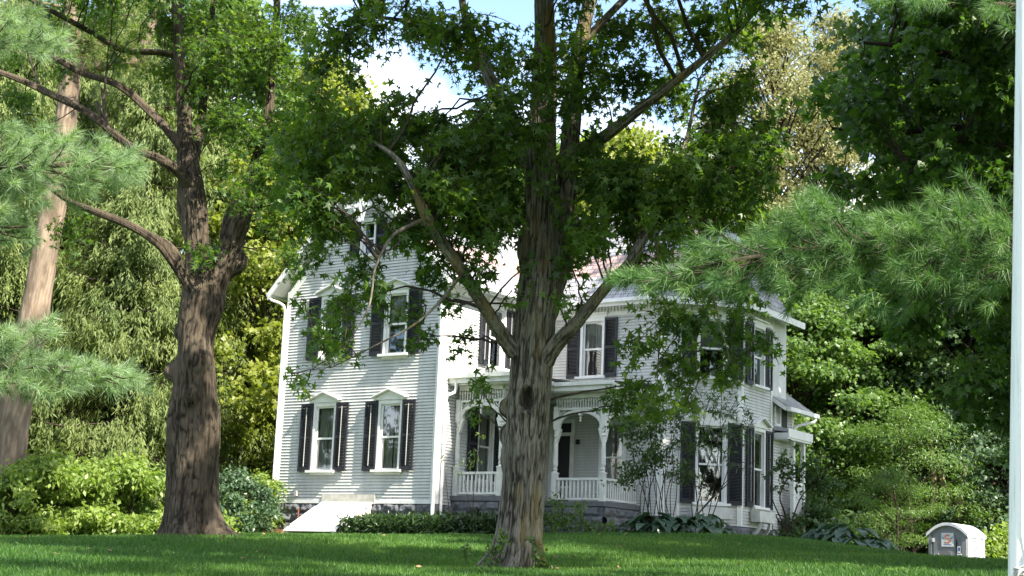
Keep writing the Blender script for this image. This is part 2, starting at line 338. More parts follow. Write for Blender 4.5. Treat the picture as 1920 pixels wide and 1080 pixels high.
class MB:
    """mesh builder in house coordinates (z = world height)"""
    def __init__(s): s.V = []; s.F = []; s.UV = []
    def poly(s, pts, uv=None):
        i = len(s.V); s.V += [tuple(map(float, p)) for p in pts]; s.F.append(tuple(range(i, i + len(pts)))); s.UV.append(uv); return s
    def hexa(s, p):   # 8 points, bottom ring 0-3 then top ring 4-7
        i = len(s.V); s.V += [tuple(map(float, q)) for q in p]
        for f in ((3, 2, 1, 0), (4, 5, 6, 7), (0, 1, 5, 4), (1, 2, 6, 5), (2, 3, 7, 6), (3, 0, 4, 7)): s.F.append(tuple(i + k for k in f)); s.UV.append(None)
        return s
    def box(s, x0, x1, y0, y1, z0, z1):
        return s.hexa([(x0, y0, z0), (x1, y0, z0), (x1, y1, z0), (x0, y1, z0), (x0, y0, z1), (x1, y0, z1), (x1, y1, z1), (x0, y1, z1)])
    def pbox(s, pl, u0, u1, z0, z1, o0, o1):
        return s.hexa([pl(u0, z0, o1), pl(u1, z0, o1), pl(u1, z0, o0), pl(u0, z0, o0), pl(u0, z1, o1), pl(u1, z1, o1), pl(u1, z1, o0), pl(u0, z1, o0)])
    def prism(s, pl, pts, o0, o1):   # pts (u,z) outline, extruded from o0 to o1
        n = len(pts); a = [pl(u, z, o1) for u, z in pts]; c = [pl(u, z, o0) for u, z in pts]
        s.poly(a); s.poly(c[::-1])
        for k in range(n): s.poly([a[k], c[k], c[(k + 1) % n], a[(k + 1) % n]])
        return s
    def strip(s, pl, A, B, o0, o1):  # solid band between two (u,z) polylines
        for k in range(len(A) - 1): s.prism(pl, [A[k], A[k + 1], B[k + 1], B[k]], o0, o1)
        return s
    def bar(s, a, b2, r, segs=8, r2=None):
        a = np.array(a, float); b2 = np.array(b2, float); d = unit((b2 - a)[None])[0]; ref = np.array([0, 0, 1.]) if abs(d[2]) < .9 else np.array([1., 0, 0])
        e1 = np.cross(ref, d); e1 /= np.linalg.norm(e1); e2 = np.cross(d, e1); r2 = r if r2 is None else r2
        ra = [a + (e1 * math.cos(k * 2 * math.pi / segs) + e2 * math.sin(k * 2 * math.pi / segs)) * r for k in range(segs)]
        rb = [b2 + (e1 * math.cos(k * 2 * math.pi / segs) + e2 * math.sin(k * 2 * math.pi / segs)) * r2 for k in range(segs)]
        for k in range(segs): s.poly([ra[k], ra[(k + 1) % segs], rb[(k + 1) % segs], rb[k]])
        s.poly(ra[::-1]); s.poly(rb); return s
    def lathe(s, x, y, prof, segs=12):
        for (r0, z0), (r1, z1) in zip(prof[:-1], prof[1:]):
            if abs(z1 - z0) < 1e-6 and abs(r1 - r0) < 1e-6: continue
            for k in range(segs):
                a0, a1 = k * 2 * math.pi / segs, (k + 1) * 2 * math.pi / segs
                s.poly([(x + r0 * math.cos(a0), y + r0 * math.sin(a0), z0), (x + r0 * math.cos(a1), y + r0 * math.sin(a1), z0),
                        (x + r1 * math.cos(a1), y + r1 * math.sin(a1), z1), (x + r1 * math.cos(a0), y + r1 * math.sin(a0), z1)])
        return s
    def build(s, name, mat, parent=None, zoff=Z0, label=None, smooth=False):
        me = bpy.data.meshes.new(name); me.from_pydata([(v[0], v[1], v[2] - zoff) for v in s.V], [], s.F)
        if any(u is not None for u in s.UV):
            uvl = me.uv_layers.new(name='UVMap'); k = 0
            for f, u in zip(s.F, s.UV):
                for j in range(len(f)):
                    uvl.data[k].uv = u[j] if u is not None else (0, 0); k += 1
        me.update()
        if smooth:
            for p in me.polygons: p.use_smooth = True
        o = link(name, me, mat, parent)
        if label: o['label'] = label
        return o
class Plane:
    def __init__(s, o, d):
        s.o = np.array(o, float); d = np.array(d, float); s.d = d / np.linalg.norm(d); s.n = np.array([s.d[1], -s.d[0]])
    def __call__(s, u, z, out=0.0):
        p = s.o + s.d * u + s.n * out; return (p[0], p[1], z)
S2 = 2 ** -.5
BLY, CHX, SLX = 5.0, 4.39, 6.11
PF = Plane((0, 0), (1, 0)); PS = Plane((0, 0), (0, 1)); PB = Plane((0, BLY), (1, 0)); PC = Plane((CHX, BLY), (1, 1)); PR = Plane((SLX, BLY + SLX - CHX), (0, 1))
ZF, ZE = 3.64, 10.02

def siding(name, pl, u0, u1, z0, z1, holes=(), lim=None, h=.09):
    """lap siding with the window openings left out; lim(z) -> (u0,u1) clips gables"""
    mb = MB(); gr = MB(); z = z0
    while z < z1 - 1e-3:
        za, zb = z, min(z + h, z1); z = zb
        ua0, ua1 = (u0, u1) if lim is None else lim(za); ub0, ub1 = (u0, u1) if lim is None else lim(zb)
        if ua1 - ua0 < .05: break
        cuts = sorted([(a, c) for a, c, p, q in holes if p < (za + zb) / 2 < q]); seg = []; cur0 = (ua0, ub0)
        for a, c in cuts: seg.append((cur0, (a, a))); cur0 = (c, c)
        seg.append((cur0, (ua1, ub1)))
        for (a0, a1), (c0, c1) in seg:
            if c0 - a0 < .01: continue
            zm = zb - .016; f = (zm - za) / (zb - za); am, cm = a0 + (a1 - a0) * f, c0 + (max(c1, a1) - c0) * f; om = .03 - .026 * f
            mb.poly([pl(a0, za, .03), pl(c0, za, .03), pl(cm, zm, om), pl(am, zm, om)])
            gr.poly([pl(am, zm, om), pl(cm, zm, om), pl(max(c1, a1), zb, .004), pl(a1, zb, .004)])  # darker strip paints in the shadow line below the next lap, with dirt
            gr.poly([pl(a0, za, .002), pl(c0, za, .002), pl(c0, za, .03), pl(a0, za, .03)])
    r = mb.build(name, MT['siding'], house); gr.build('lap_shadow_line', MT['lap_shade_dirt'], r); return r

W1 = (4.60, 6.50); W2 = (7.93, 9.72)
wins = []   # plane, centre u, z0, z1, width(with casing), hood, shutter width, curtains, louvre
F_holes = []
def addwin(pl, uc, z0, z1, wd, hood, sw, cur, rod=False):
    wins.append((pl, uc, z0, z1, wd, hood, sw, cur, rod)); return (uc - wd / 2 + .04, uc + wd / 2 - .04, z0, z1)
hF = [addwin(PF, -4.19, *W1, .88, 'peak', .46, 2, True), addwin(PF, -1.71, *W1, .88, 'peak', .46, 2, True),
      addwin(PF, -4.16, 7.95, 9.74, .88, 'peak', .46, 1), addwin(PF, -1.69, 7.95, 9.74, .88, 'peak', .46, 1), addwin(PF, -2.92, 11.0, 12.02, .60, None, .36, 0)]
hS = [addwin(PS, 2.62, 7.85, 9.6, .88, 'flat', .44, 1, True), addwin(PS, 2.25, 4.45, 6.45, .86, None, .44, 2)]
hB = [addwin(PB, 1.98, 7.80, 9.50, .86, 'flat', .43, 1), addwin(PB, 2.78, 4.35, 6.35, .92, None, 0, 2)]
hC = [addwin(PC, 1.52, 4.08, 6.34, .98, 'arch', .44, 0), addwin(PC, 1.52, 7.78, 9.52, .98, 'arch', .44, 1)]
hR = [addwin(PR, 1.19, 4.08, 6.34, .86, 'peak', .46, 0, True), addwin(PR, 1.13, 7.72, 9.50, .86, 'flat', .46, 1, True)]
PK = 13.45; TA = 1.05
def gl_(z):
    if z < ZE: return (-6., 0.)
    hlf = 3.0 - (z - ZE) / TA * .985; return (-3 - hlf, -3 + hlf)
DOOR = (.55, 1.45, 3.95, 6.52)
siding('wall', PF, -6, 0, ZF, PK - .25, hF, gl_)
siding('wall', PS, 0, BLY, ZF, ZE, hS)
siding('wall', PB, 0, CHX, ZF, ZE, hB + [DOOR])
siding('wall', PC, 0, (SLX - CHX) / S2, 3.45, ZE, hC)
siding('wall', PR, 0, 2.2, 3.45, ZE, hR)
mb = MB()   # plain walls on the sides away from the road
mb.poly([(-6, 0, ZF), (-6, 10, ZF), (-6, 10, ZE), (-6, 0, ZE)]).poly([(-6, 10, ZF), (SLX, 10, ZF), (SLX, 10, ZE), (-6, 10, ZE)]).poly([(SLX, 8.92, 3.45), (SLX, 10, 3.45), (SLX, 10, ZE), (SLX, 8.92, ZE)])
mb.poly([(-6, 10, ZE), (0, 10, ZE), (-3, 10, 13.1)])
mb.build('rear_wall', MT['siding'], house)

def window(pl, uc, z0, z1, wd, hood, sw, cur, rod):
    a, c = uc - wd / 2, uc + wd / 2
    f = MB(); cs = .085
    f.pbox(pl, a, a + cs, z0, z1, -.06, .07).pbox(pl, c - cs, c, z0, z1, -.06, .07).pbox(pl, a, c, z1, z1 + .11, -.06, .075)
    f.pbox(pl, a - .09, c + .09, z0 - .07, z0, -.06, .19).pbox(pl, a - .03, c + .03, z0 - .13, z0 - .072, .0, .04)
    zm = (z0 + z1) / 2; i0, i1 = a + cs, c - cs
    for (p, q, d) in ((z0, zm + .03, -.035), (zm - .03, z1, -.005)):   # two sashes
        f.pbox(pl, i0, i0 + .045, p, q, d - .03, d).pbox(pl, i1 - .045, i1, p, q, d - .03, d)
        f.pbox(pl, i0 + .045, i1 - .045, p, p + .055, d - .03, d - .002).pbox(pl, i0 + .045, i1 - .045, q - .05, q, d - .03, d - .002)
    wo = f.build('window', MT['trim'], house)
    g = MB(); g.poly([pl(i0, z0, -.05), pl(i1, z0, -.05), pl(i1, zm, -.05), pl(i0, zm, -.05)]); g.poly([pl(i0, zm, -.02), pl(i1, zm, -.02), pl(i1, z1, -.02), pl(i0, z1, -.02)])
    g.build('pane', MT['glass'], wo)
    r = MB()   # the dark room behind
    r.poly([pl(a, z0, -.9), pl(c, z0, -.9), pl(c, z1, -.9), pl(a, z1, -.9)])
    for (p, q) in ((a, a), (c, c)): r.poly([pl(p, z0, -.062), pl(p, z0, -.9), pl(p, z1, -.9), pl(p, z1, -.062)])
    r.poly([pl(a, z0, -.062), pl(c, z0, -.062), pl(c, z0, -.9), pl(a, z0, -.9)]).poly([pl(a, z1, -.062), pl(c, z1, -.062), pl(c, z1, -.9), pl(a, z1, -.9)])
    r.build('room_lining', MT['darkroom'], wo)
    if cur:
        k = MB(); zc = z0 + .02 if cur == 2 else zm - .05
        us = np.linspace(i0, i1, 41)
        for j in range(40):
            if cur == 2 and .47 < (j + .5) / 40 < .55: continue
            o_ = lambda x: -.16 + .018 * math.sin(x * 60) + .008 * math.sin(x * 131)
            k.poly([pl(us[j], zc, o_(us[j])), pl(us[j + 1], zc, o_(us[j + 1])), pl(us[j + 1], z1, o_(us[j + 1])), pl(us[j], z1, o_(us[j]))])
        k.build('curtain', MT['curtain'], wo)
    if hood:
        h = MB(); zt = z1 + .115
        if hood == 'peak':
            pts = [(a - .10, zt), (c + .10, zt), (c + .10, zt + .06), (uc, zt + .27), (a - .10, zt + .06)]
            h.prism(pl, pts, .0, .11)
            for sg in (-1, 1):
                e = uc + sg * (wd / 2 + .16); h.prism(pl, [(uc, zt + .28), (e, zt + .055), (e, zt + .09), (uc, zt + .32)][::sg], .0, .24)
        elif hood == 'arch':
            us = np.linspace(-1, 1, 13); W = wd / 2 + .34
            A = [(uc + u_ * W, zt) for u_ in us]; B_ = [(uc + u_ * W, zt + .06 + .28 * (1 - abs(u_) ** 1.6)) for u_ in us]
            h.strip(pl, A, B_, 0, .06)
            B2 = [(p, q + .045) for p, q in B_]; h.strip(pl, B_, B2, 0, .15)
        else:
            h.pbox(pl, a - .06, c + .06, zt, zt + .10, 0, .07).pbox(pl, a - .12, c + .12, zt + .10, zt + .14, 0, .16)
        h.build('window_hood', MT['trim'], house)
    if sw:
        for sg in (-1, 1):
            e0 = a - .015 - sw if sg < 0 else c + .015; e1 = e0 + sw; s_ = MB(); zb, zt = z0 - .03, z1 + .08; o0, o1 = .055, .105
            s_.pbox(pl, e0, e0 + .055, zb, zt, o0, o1).pbox(pl, e1 - .055, e1, zb, zt, o0, o1)
            zmid = zb + (zt - zb) * .5
            for (p, q) in ((zb, zb + .12), (zmid - .045, zmid + .045), (zt - .08, zt)): s_.pbox(pl, e0 + .055, e1 - .055, p, q, o0, o1 - .004)
            for (p, q) in ((zb + .12, zmid - .045), (zmid + .045, zt - .08)):
                nsl = int((q - p) / .042)
                for j in range(nsl):
                    z_ = p + (q - p) * (j + .5) / nsl
                    s_.poly([pl(e0 + .055, z_ - .02, o1 - .004), pl(e1 - .055, z_ - .02, o1 - .004), pl(e1 - .055, z_ + .018, o0 + .014), pl(e0 + .055, z_ + .018, o0 + .004)])
            s_.build('shutter', MT['shutter'], house)
            if rod:
                MB().pbox(pl, (e0 + e1) / 2 - .009, (e0 + e1) / 2 + .009, zb + .15, zt - .1, o1 - .002, o1 + .012).build('tilt_rod', MT['curtain'], house)
for w_ in wins: window(*w_)

# corner boards, water table, frieze boards
def board(pl, u0, u1, z0, z1, o1=.034, o0=.0): return MB().pbox(pl, u0, u1, z0, z1, o0, o1).build('corner_board', MT['trim'], house)
board(PF, -6.03, -5.88, ZF, 10.1); board(PF, -.14, .036, ZF, ZE, .06); board(PS, .002, .15, ZF, ZE, .036)
board(PB, CHX - .12, CHX, ZF, ZE); board(PC, 0.002, .12, 3.45, ZE, .03); board(PC, 2.33, 2.46, 3.45, ZE, .036); board(PR, .002, .12, 3.45, ZE, .036); board(PR, 2.08, 2.2, 3.45, ZE)
board(PC, .5, .58, 3.45, ZE, .03)
fz = MB()
fz.pbox(PS, .15, BLY - .1, ZE - .32, ZE, 0, .04).pbox(PB, .1, CHX - .12, ZE - .38, ZE, 0, .04).pbox(PC, .12, 2.33, ZE - .38, ZE, 0, .045).pbox(PR, .12, 2.08, ZE - .38, ZE, 0, .04)
for pl, L in ((PC, 2.43), (PR, 2.2), (PB, CHX)):
    n_ = int(L / .11)
    for k in range(1, n_): fz.pbox(pl, k * L / n_ - .025, k * L / n_ + .025, ZE - .26, ZE - .06, .045, .085)
fz.build('frieze', MT['trim'], house)
MB().pbox(PF, -5.88, -.14, ZF, ZF + .1, 0, .05).build('water_table', MT['trim'], house)
fz = MB()
for sg in (-1, 1):   # raking frieze on the gable wall
    e = -3 + sg * 3.0; fz.prism(PF, [(-3, PK - .42), (e, ZE - .3), (e, ZE + .02), (-3, PK - .1)][::sg], 0, .045)
fz.build('raking_frieze', MT['trim'], house)

# roofs ----------------------------------------------------------------
def slope(mb, pts, e0, e1):
    """roof face; u runs along the eave e0->e1, v up the slope"""
    e0 = np.array(e0, float); ed = unit((np.array(e1, float) - e0)[None])[0]; P = [np.array(p, float) for p in pts]
    n = np.cross(P[1] - P[0], P[2] - P[0]); n /= np.linalg.norm(n); up = np.cross(n, ed); up *= np.sign(up[2])
    mb.poly(pts, [((p - e0) @ ed, (p - e0) @ up) for p in P]); return n * np.sign(n[2])
def thick(name, faces, th=.12, drop=.012):
    top = MB(); und = MB()
    for pts, e0, e1 in faces:
        n = slope(top, pts, e0, e1); q0 = [np.array(p) - n * drop for p in pts]; q1 = [np.array(p) - n * th for p in pts]
        und.poly(q1[::-1]); k = len(pts)
        for j in range(k): und.poly([q0[j], q1[j], q1[(j + 1) % k], q0[(j + 1) % k]])
    r = top.build(name, MT['slate'], house); und.build('soffit', MT['trim'], r); return r
RO = .46; EZ = ZE + .05; PA = EZ + (3 + RO) * TA
thick('roof', [([(RO, -RO, EZ), (RO, 10.4, EZ), (-3, 10.4, PA), (-3, -RO, PA)], (RO, -RO, EZ), (RO, 10.4, EZ)),
               ([(-6 - RO, 10.4, EZ), (-6 - RO, -RO, EZ), (-3, -RO, PA), (-3, 10.4, PA)], (-6 - RO, 10.4, EZ), (-6 - RO, -RO, EZ))])
ev = BLY - .45; k_ = .45 * (math.sqrt(2) - 1); RG = (5.0, 7.15, 13.4)
cA = (CHX + k_, ev, 10.07); cB = (SLX + .45, BLY + SLX - CHX - k_, 10.07); cD = (SLX + .45, 9.4, 10.07)
thick('roof', [([(-3, ev, 10.07), cA, RG, (-3, 7.15, 13.4)], (-3, ev, 10.07), cA), ([cA, cB, RG], cA, cB), ([cB, cD, RG], cB, cD), ([cD, (-3, 9.4, 10.07), (-3, 7.15, 13.4), RG], cD, (-3, 9.4, 10.07))], .13)
MB().box(-3.08, -2.92, -RO, 10.4, PA - .06, PA + .05).build('ridge_cap', MT['flatroof'], house)
MB().box(-2.4, 5.0, 7.07, 7.23, 13.33, 13.45).build('ridge_cap', MT['flatroof'], house)
tr = MB()   # fascia, rake boards, box gutters
for sg in (-1, 1):
    e = -3 + sg * (3 + RO)
    pts = [(-3, PA - .02), (e, EZ - .02), (e, EZ - .26), (-3, PA - .27)]
    tr.prism(Plane((0, -RO), (1, 0)), pts[::sg], -.03, .02)
tr.box(RO - .03, RO + .02, -RO + .03, ev, EZ - .22, EZ - .03)
tr.box(0.02, RO - .03, -.02, BLY, ZE - .03, ZE).box(.02, CHX, BLY - .43, BLY - .02, ZE - .03, ZE)
pe = Plane(cA[:2], (1, 1)); tr.pbox(pe, 0, math.hypot(cB[0] - cA[0], cB[1] - cA[1]), 9.85, 10.05, -.03, .02)
tr.pbox(pe, .0, 2.45, ZE - .03, ZE, -.43, -.03)
tr.box(.5, cA[0], ev - .02, ev + .03, 9.85, 10.05).box(SLX + .42, SLX + .47, cB[1], 10.4, 9.85, 10.05).box(SLX + .02, SLX + .42, cB[1], 10.0, ZE - .03, ZE)
tr.build('fascia', MT['trim'], house)
gt = MB()
gt.box(RO + .02, RO + .13, -RO + .1, ev - .15, EZ - .14, EZ - .02).box(-6 - RO - .12, -6 - RO, -RO + .05, 10.2, EZ - .14, EZ - .02)
gt.box(.65, cA[0], ev - .13, ev - .022, 9.95, 10.06)
gt.build('gutter', MT['gutter'], house)
def pipe(name, pts, r=.045, mat='gutter'):
    mb = MB()
    P = catmull(np.array(pts, float), .12)
    T = Tubes(); T.add(np.hstack([P - np.array([0, 0, Z0]), np.full((len(P), 1), r)]), 10); return link(name, T.mesh(name), MT[mat], house)
pipe('downspout', [(-6.5, -.42, 9.95), (-6.4, -.36, 9.82), (-6.15, -.2, 9.72), (-6.06, -.1, 9.55), (-6.06, -.07, 9.), (-6.06, -.07, 6.5), (-6.06, -.07, 3.4), (-6.07, -.08, 3.05), (-6.12, -.22, 2.9)])
pipe('downspout', [(.5, -.3, 9.9), (.42, -.22, 9.78), (.16, -.14, 9.62), (.02, -.125, 9.4), (.02, -.125, 8.), (.02, -.125, 5.), (.02, -.125, 3.2)], .058)
pipe('downspout', [(.28, .36, 7.1), (.28, .37, 6.95), (.24, .36, 6.8), (.13, .18, 6.70), (.10, .15, 6.5), (.10, .15, 5.5), (.10, .15, 3.2)], .045)

# gable truss ornament
PT = Plane((0, -RO + .04), (1, 0)); tz = PA
ga = MB()
ga.pbox(PT, -3.62, -2.38, tz - 1.30, tz - 1.18, -.05, 0).pbox(PT, -3.05, -2.95, tz - 1.75, tz - .12, -.06, .005)
for sg in (-1, 1):
    th = np.linspace(0, math.pi / 2, 9)
    for rr, cz in ((.52, tz - 1.72), (.40, tz - 1.18)):
        A = [(-3 + sg * (.06 + rr * (1 - math.cos(a_))), cz + rr * math.sin(a_)) for a_ in th]; B_ = [(p + sg * .055, q + .0) for p, q in A]
        ga.strip(PT, A if sg < 0 else B_, B_ if sg < 0 else A, -.045, -.005)
ga.prism(PT, [(-3.5, tz - .62), (-2.5, tz - .62), (-3, tz - .1)], -.05, -.01)
ga.build('gable_ornament', MT['trim'], house)
ch = MB(); ch.box(-3.22, -2.78, 5.5, 5.95, 12.8, 14.0).box(-3.27, -2.73, 5.45, 6.0, 14.0, 14.12).build('chimney', MT['brick'], house)

# foundation of rock-faced blocks --------------------------------------
def rock(pl, u0, u1, z0, z1, bw=.62, bh=.27):
    st = .035; us = np.arange(u0, u1 + st, st); zs = np.arange(z0, z1 + st, st); us[-1] = u1; zs[-1] = z1
    U, Z = np.meshgrid(us, zs); row = np.floor((z1 - Z) / bh); uo = U + (row % 2) * bw / 2
    fu = np.abs(((uo / bw) % 1) - .5) * bw; fzv = np.abs((((z1 - Z) / bh) % 1) - .5) * bh
    edge = np.minimum((bw / 2 - fu) / .07, (bh / 2 - fzv) / .06).clip(0, 1)
    q = np.stack([U * 7, Z * 7, row * 3.1], -1)
    ht = edge ** .6 * (.03 + .09 * vnoise(q, 3) + .05 * vnoise(q * 2.7, 4)) - .02
    xy = pl.o[None, None] + pl.d * U[..., None] + pl.n * ht[..., None]
    V = np.concatenate([xy, Z[..., None] - Z0], -1).reshape(-1, 3); a, c = len(us), len(zs)
    i = (np.arange(c - 1)[:, None] * a + np.arange(a - 1)[None]).ravel()
    return link('foundation', np_mesh('foundation', V, np.stack([i, i + 1, i + a + 1, i + a], 1)), MT['stone'], house)
rock(PF, -5.98, -.02, 2.5, ZF); rock(PC, 0, 2.43, 2.5, 3.45); rock(PR, 0, 2.2, 2.5, 3.45)
MB().box(-5.98, 0, .0, .05, ZF - .03, ZF - .002).build('sill_plate', MT['porchdark'], house)

# porch ----------------------------------------------------------------
P1, P2, X1, X2 = .75, 3.0, 1.72, 3.70      # front edges and their ends
ZP = 3.92
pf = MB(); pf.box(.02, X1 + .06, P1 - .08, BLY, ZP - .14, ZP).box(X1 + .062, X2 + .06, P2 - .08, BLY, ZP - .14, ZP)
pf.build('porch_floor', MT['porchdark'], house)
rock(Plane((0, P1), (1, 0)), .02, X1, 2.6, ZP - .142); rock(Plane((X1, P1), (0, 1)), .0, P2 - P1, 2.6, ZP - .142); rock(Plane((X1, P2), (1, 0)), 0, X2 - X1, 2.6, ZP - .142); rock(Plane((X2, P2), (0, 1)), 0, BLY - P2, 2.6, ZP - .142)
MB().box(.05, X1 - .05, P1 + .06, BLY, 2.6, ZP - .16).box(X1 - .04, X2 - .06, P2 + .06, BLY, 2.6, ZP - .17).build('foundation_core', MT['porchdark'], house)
vg = MB(); pv = Plane((0, P1), (1, 0)); vg.pbox(pv, .62, 1.02, 3.2, 3.6, .12, .135); vg.build('vent_back', MT['soot'], house)
vg = MB()
for k in range(9): vg.pbox(pv, .64 + k * .044, .65 + k * .044, 3.2, 3.6, .136, .15)
for k in range(7): vg.pbox(pv, .62, 1.02, 3.23 + k * .055, 3.24 + k * .055, .15, .158)
vg.build('vent_grille', MT['porchdark'], house)
# roof: flat, wide fascia
pr = MB(); e_ = .42
pr.poly([(.02, P1 - e_, 7.30), (X1 + e_, P1 - e_, 7.30), (X1 + e_, BLY - .02, 7.55), (.02, BLY - .02, 7.55)]).poly([(X1 + e_, P2 - e_, 7.28), (X2 + e_, P2 - e_, 7.28), (X2 + e_, BLY - .02, 7.50), (X1 + e_, BLY - .02, 7.50)])
proof = pr.build('porch_roof', MT['flatroof'], house)
pb = MB()
pb.box(.02, X1 + e_, P1 - e_ + .01, P1 - e_ + .06, 7.06, 7.27).box(X1 + e_ - .05, X1 + e_, P1 - e_ + .06, P2 - e_, 7.06, 7.27)
pb.box(X1 + e_, X2 + e_, P2 - e_ + .01, P2 - e_ + .06, 7.04, 7.25).box(X2 + e_ - .05, X2 + e_, P2 - e_ + .06, BLY - .05, 7.04, 7.25)
pb.box(.02, X1 + e_ + .05, P1 - e_ - .06, P1 - e_ + .008, 7.20, 7.315).box(X1 + e_ + .002, X2 + e_ + .05, P2 - e_ - .06, P2 - e_ + .008, 7.18, 7.295).box(X1 + e_ + .002, X1 + e_ + .06, P1 - e_ + .01, P2 - e_ - .06, 7.20, 7.315)
pb.box(.02, X1 + e_ - .06, P1 - e_ + .07, BLY - .05, 7.02, 7.05).box(X1 + e_ - .05, X2 + e_ - .06, P2 - e_ + .07, BLY - .05, 7.01, 7.04)
pb.build('porch_cornice', MT['porchtrim'], house)
def arch(pl, u0, u1, zt, zs, name='porch_arch'):
    """frieze of spindles above a basket arch, hung between two posts"""
    mb = MB(); n = 28; L = u1 - u0; rad = min(.62, L * .42); pts = []
    for k in range(9): a = math.pi / 2 * k / 8; pts.append((u0 + .12 + rad * (1 - math.cos(a)), zs + (zt - .56 - zs) * math.sin(a)))
    for k in range(8, -1, -1): a = math.pi / 2 * k / 8; pts.append((u1 - .12 - rad * (1 - math.cos(a)), zs + (zt - .56 - zs) * math.sin(a)))
    outr = []
    for (p, q) in pts:
        cx = min(max(p, u0 + .12 + rad), u1 - .12 - rad); dx = p - cx; l_ = math.hypot(dx, q - zs) or 1
        outr.append((p + dx / rad * .11, q + .11 * max(0, (q - zs) / (zt - .56 - zs))))
    mb.strip(pl, pts, outr, -.04, .04)
    mb.pbox(pl, u0, u1, zt - .46, zt - .40, -.05, .05).pbox(pl, u0, u1, zt - .12, zt, -.06, .06)
    k = 0; ns = max(6, int(L / .085))
    for k in range(ns + 1):
        u_ = u0 + L * k / ns; mb.pbox(pl, u_ - .016, u_ + .016, zt - .40, zt - .12, -.02, .02); mb.pbox(pl, u_ - .028, u_ + .028, zt - .22, zt - .17, -.028, .028)
    for (ua, s_) in ((u0, 1), (u1, -1)):
        mb.pbox(pl, min(ua, ua + s_ * .1), max(ua, ua + s_ * .1), zs - .02, zt - .46, -.05, .05)
        for j in range(9): mb.pbox(pl, min(ua + s_ * .1, ua + s_ * .13), max(ua + s_ * .1, ua + s_ * .13), zs + .06 + j * .075, zs + .09 + j * .075, -.055, .055)
        mb.prism(pl, [(ua - s_ * .02, zs - .45), (ua + s_ * .05, zs - .42), (ua + s_ * .17, zs - .05), (ua + s_ * .13, zs), (ua - s_ * .02, zs)][::s_], -.05, .05)
        for rr in (.10, .17):   # scrolled spandrel
            A = []; 
            for j in range(9): a = math.pi / 2 * j / 8; A.append((ua + s_ * (.12 + rr * math.cos(a)), zt - .46 - rr * math.sin(a)))
            B_ = [(p + .018 * s_, q - .018) for p, q in A]; mb.strip(pl, A if s_ < 0 else B_, B_ if s_ < 0 else A, -.02, .02)
    uc = (u0 + u1) / 2; mb.pbox(pl, uc - .05, uc + .05, zt - .62, zt - .46, -.06, .06); 
    p = pl(uc, 0, 0); mb.lathe(p[0], p[1], [(0, zt - .82), (.03, zt - .79), (.02, zt - .74), (.045, zt - .70), (.02, zt - .66), (.05, zt - .62)], 8)
    return mb.build(name, MT['porchtrim'], house)
def post(x, y):
    mb = MB(); mb.box(x - .075, x + .075, y - .075, y + .075, ZP, ZP + .78).box(x - .09, x + .09, y - .09, y + .09, ZP + .78, ZP + .82)
    z = ZP + .82; mb.lathe(x, y, [(.075, z), (.05, z + .04), (.07, z + .09), (.05, z + .14), (.072, z + .22), (.06, z + .8), (.055, z + 1.0), (.08, z + 1.05), (.05, z + 1.1), (.075, z + 1.16), (.06, z + 1.2), (.09, z + 1.26)], 12)
    mb.box(x - .075, x + .075, y - .075, y + .075, z + 1.26, 6.64); return mb.build('porch_post', MT['porchtrim'], house)
def rail(pl, u0, u1):
    mb = MB(); mb.pbox(pl, u0, u1, ZP + .60, ZP + .67, -.045, .045).pbox(pl, u0, u1, ZP + .04, ZP + .10, -.035, .035)
    n = max(3, int((u1 - u0) / .125))
    for k in range(n): u_ = u0 + (u1 - u0) * (k + .5) / n; mb.pbox(pl, u_ - .026, u_ + .026, ZP + .10, ZP + .60, -.022, .022)
    return mb.build('porch_railing', MT['porchtrim'], house)
post(.14, P1 + .02); post(X1 - .08, P1 + .02); post(X1 + .3, P2 + .02); post(X2 - .08, P2 + .02); 
pa_ = Plane((0, P1 + .02), (1, 0)); arch(pa_, .16, X1 - .08, 7.02, 6.12); rail(pa_, .22, X1 - .16)
pb_ = Plane((X1 - .06, P1), (0, 1)); arch(pb_, .06, P2 - P1 - .02, 7.02, 6.12); rail(pb_, .12, P2 - P1 - .1)
pc_ = Plane((X1 + .3, P2 + .02), (1, 0)); arch(pc_, 0, X2 - X1 - .38, 7.00, 6.02); rail(pc_, .08, X2 - X1 - .46)
pd_ = Plane((X2 - .08, P2), (0, 1)); arch(pd_, .04, BLY - P2 - .05, 7.00, 6.02); rail(pd_, .12, BLY - P2 - .05)
# front door: screen door, transom, frame
dm = MB(); d0, d1, dz0, dz1 = DOOR
dm.pbox(PB, d0, d0 + .12, ZP, dz1, 0, .06).pbox(PB, d1 - .12, d1, ZP, dz1, 0, .06).pbox(PB, d0 + .12, d1 - .12, dz1 - .11, dz1, 0, .06).pbox(PB, d0 + .12, d1 - .12, 6.02, 6.12, 0, .055)
dm.pbox(PB, d0 + .12, d1 - .12, ZP, ZP + .12, -.02, .05)
dor = dm.build('door', MT['porchtrim'], house)
MB().pbox(PB, d0 + .12, d1 - .12, 4.06, 6.02, -.03, .0).pbox(PB, d0 + .12, d1 - .12, 6.12, dz1 - .11, -.03, 0).build('screen', MT['soot'], dor)
g = MB(); g.pbox(PB, d0 + .12, d1 - .12, 4.45, 4.5, .001, .02)
for k in range(8): g.pbox(PB, d0 + .15 + k * .085, d0 + .17 + k * .085, 4.1, 4.45, .001, .018)
g.pbox(PB, d0 + .12, d0 + .17, 4.06, 6.02, .001, .03).pbox(PB, d1 - .17, d1 - .12, 4.06, 6.02, .001, .03)
g.build('screen_guard', MT['porchtrim'], dor)
MB().pbox(PB, d1 + .07, d1 + .17, 5.75, 5.9, .02, .09).build('doorbell_box', MT['soot'], house)
fn = MB(); fc = (.85, 1.9)
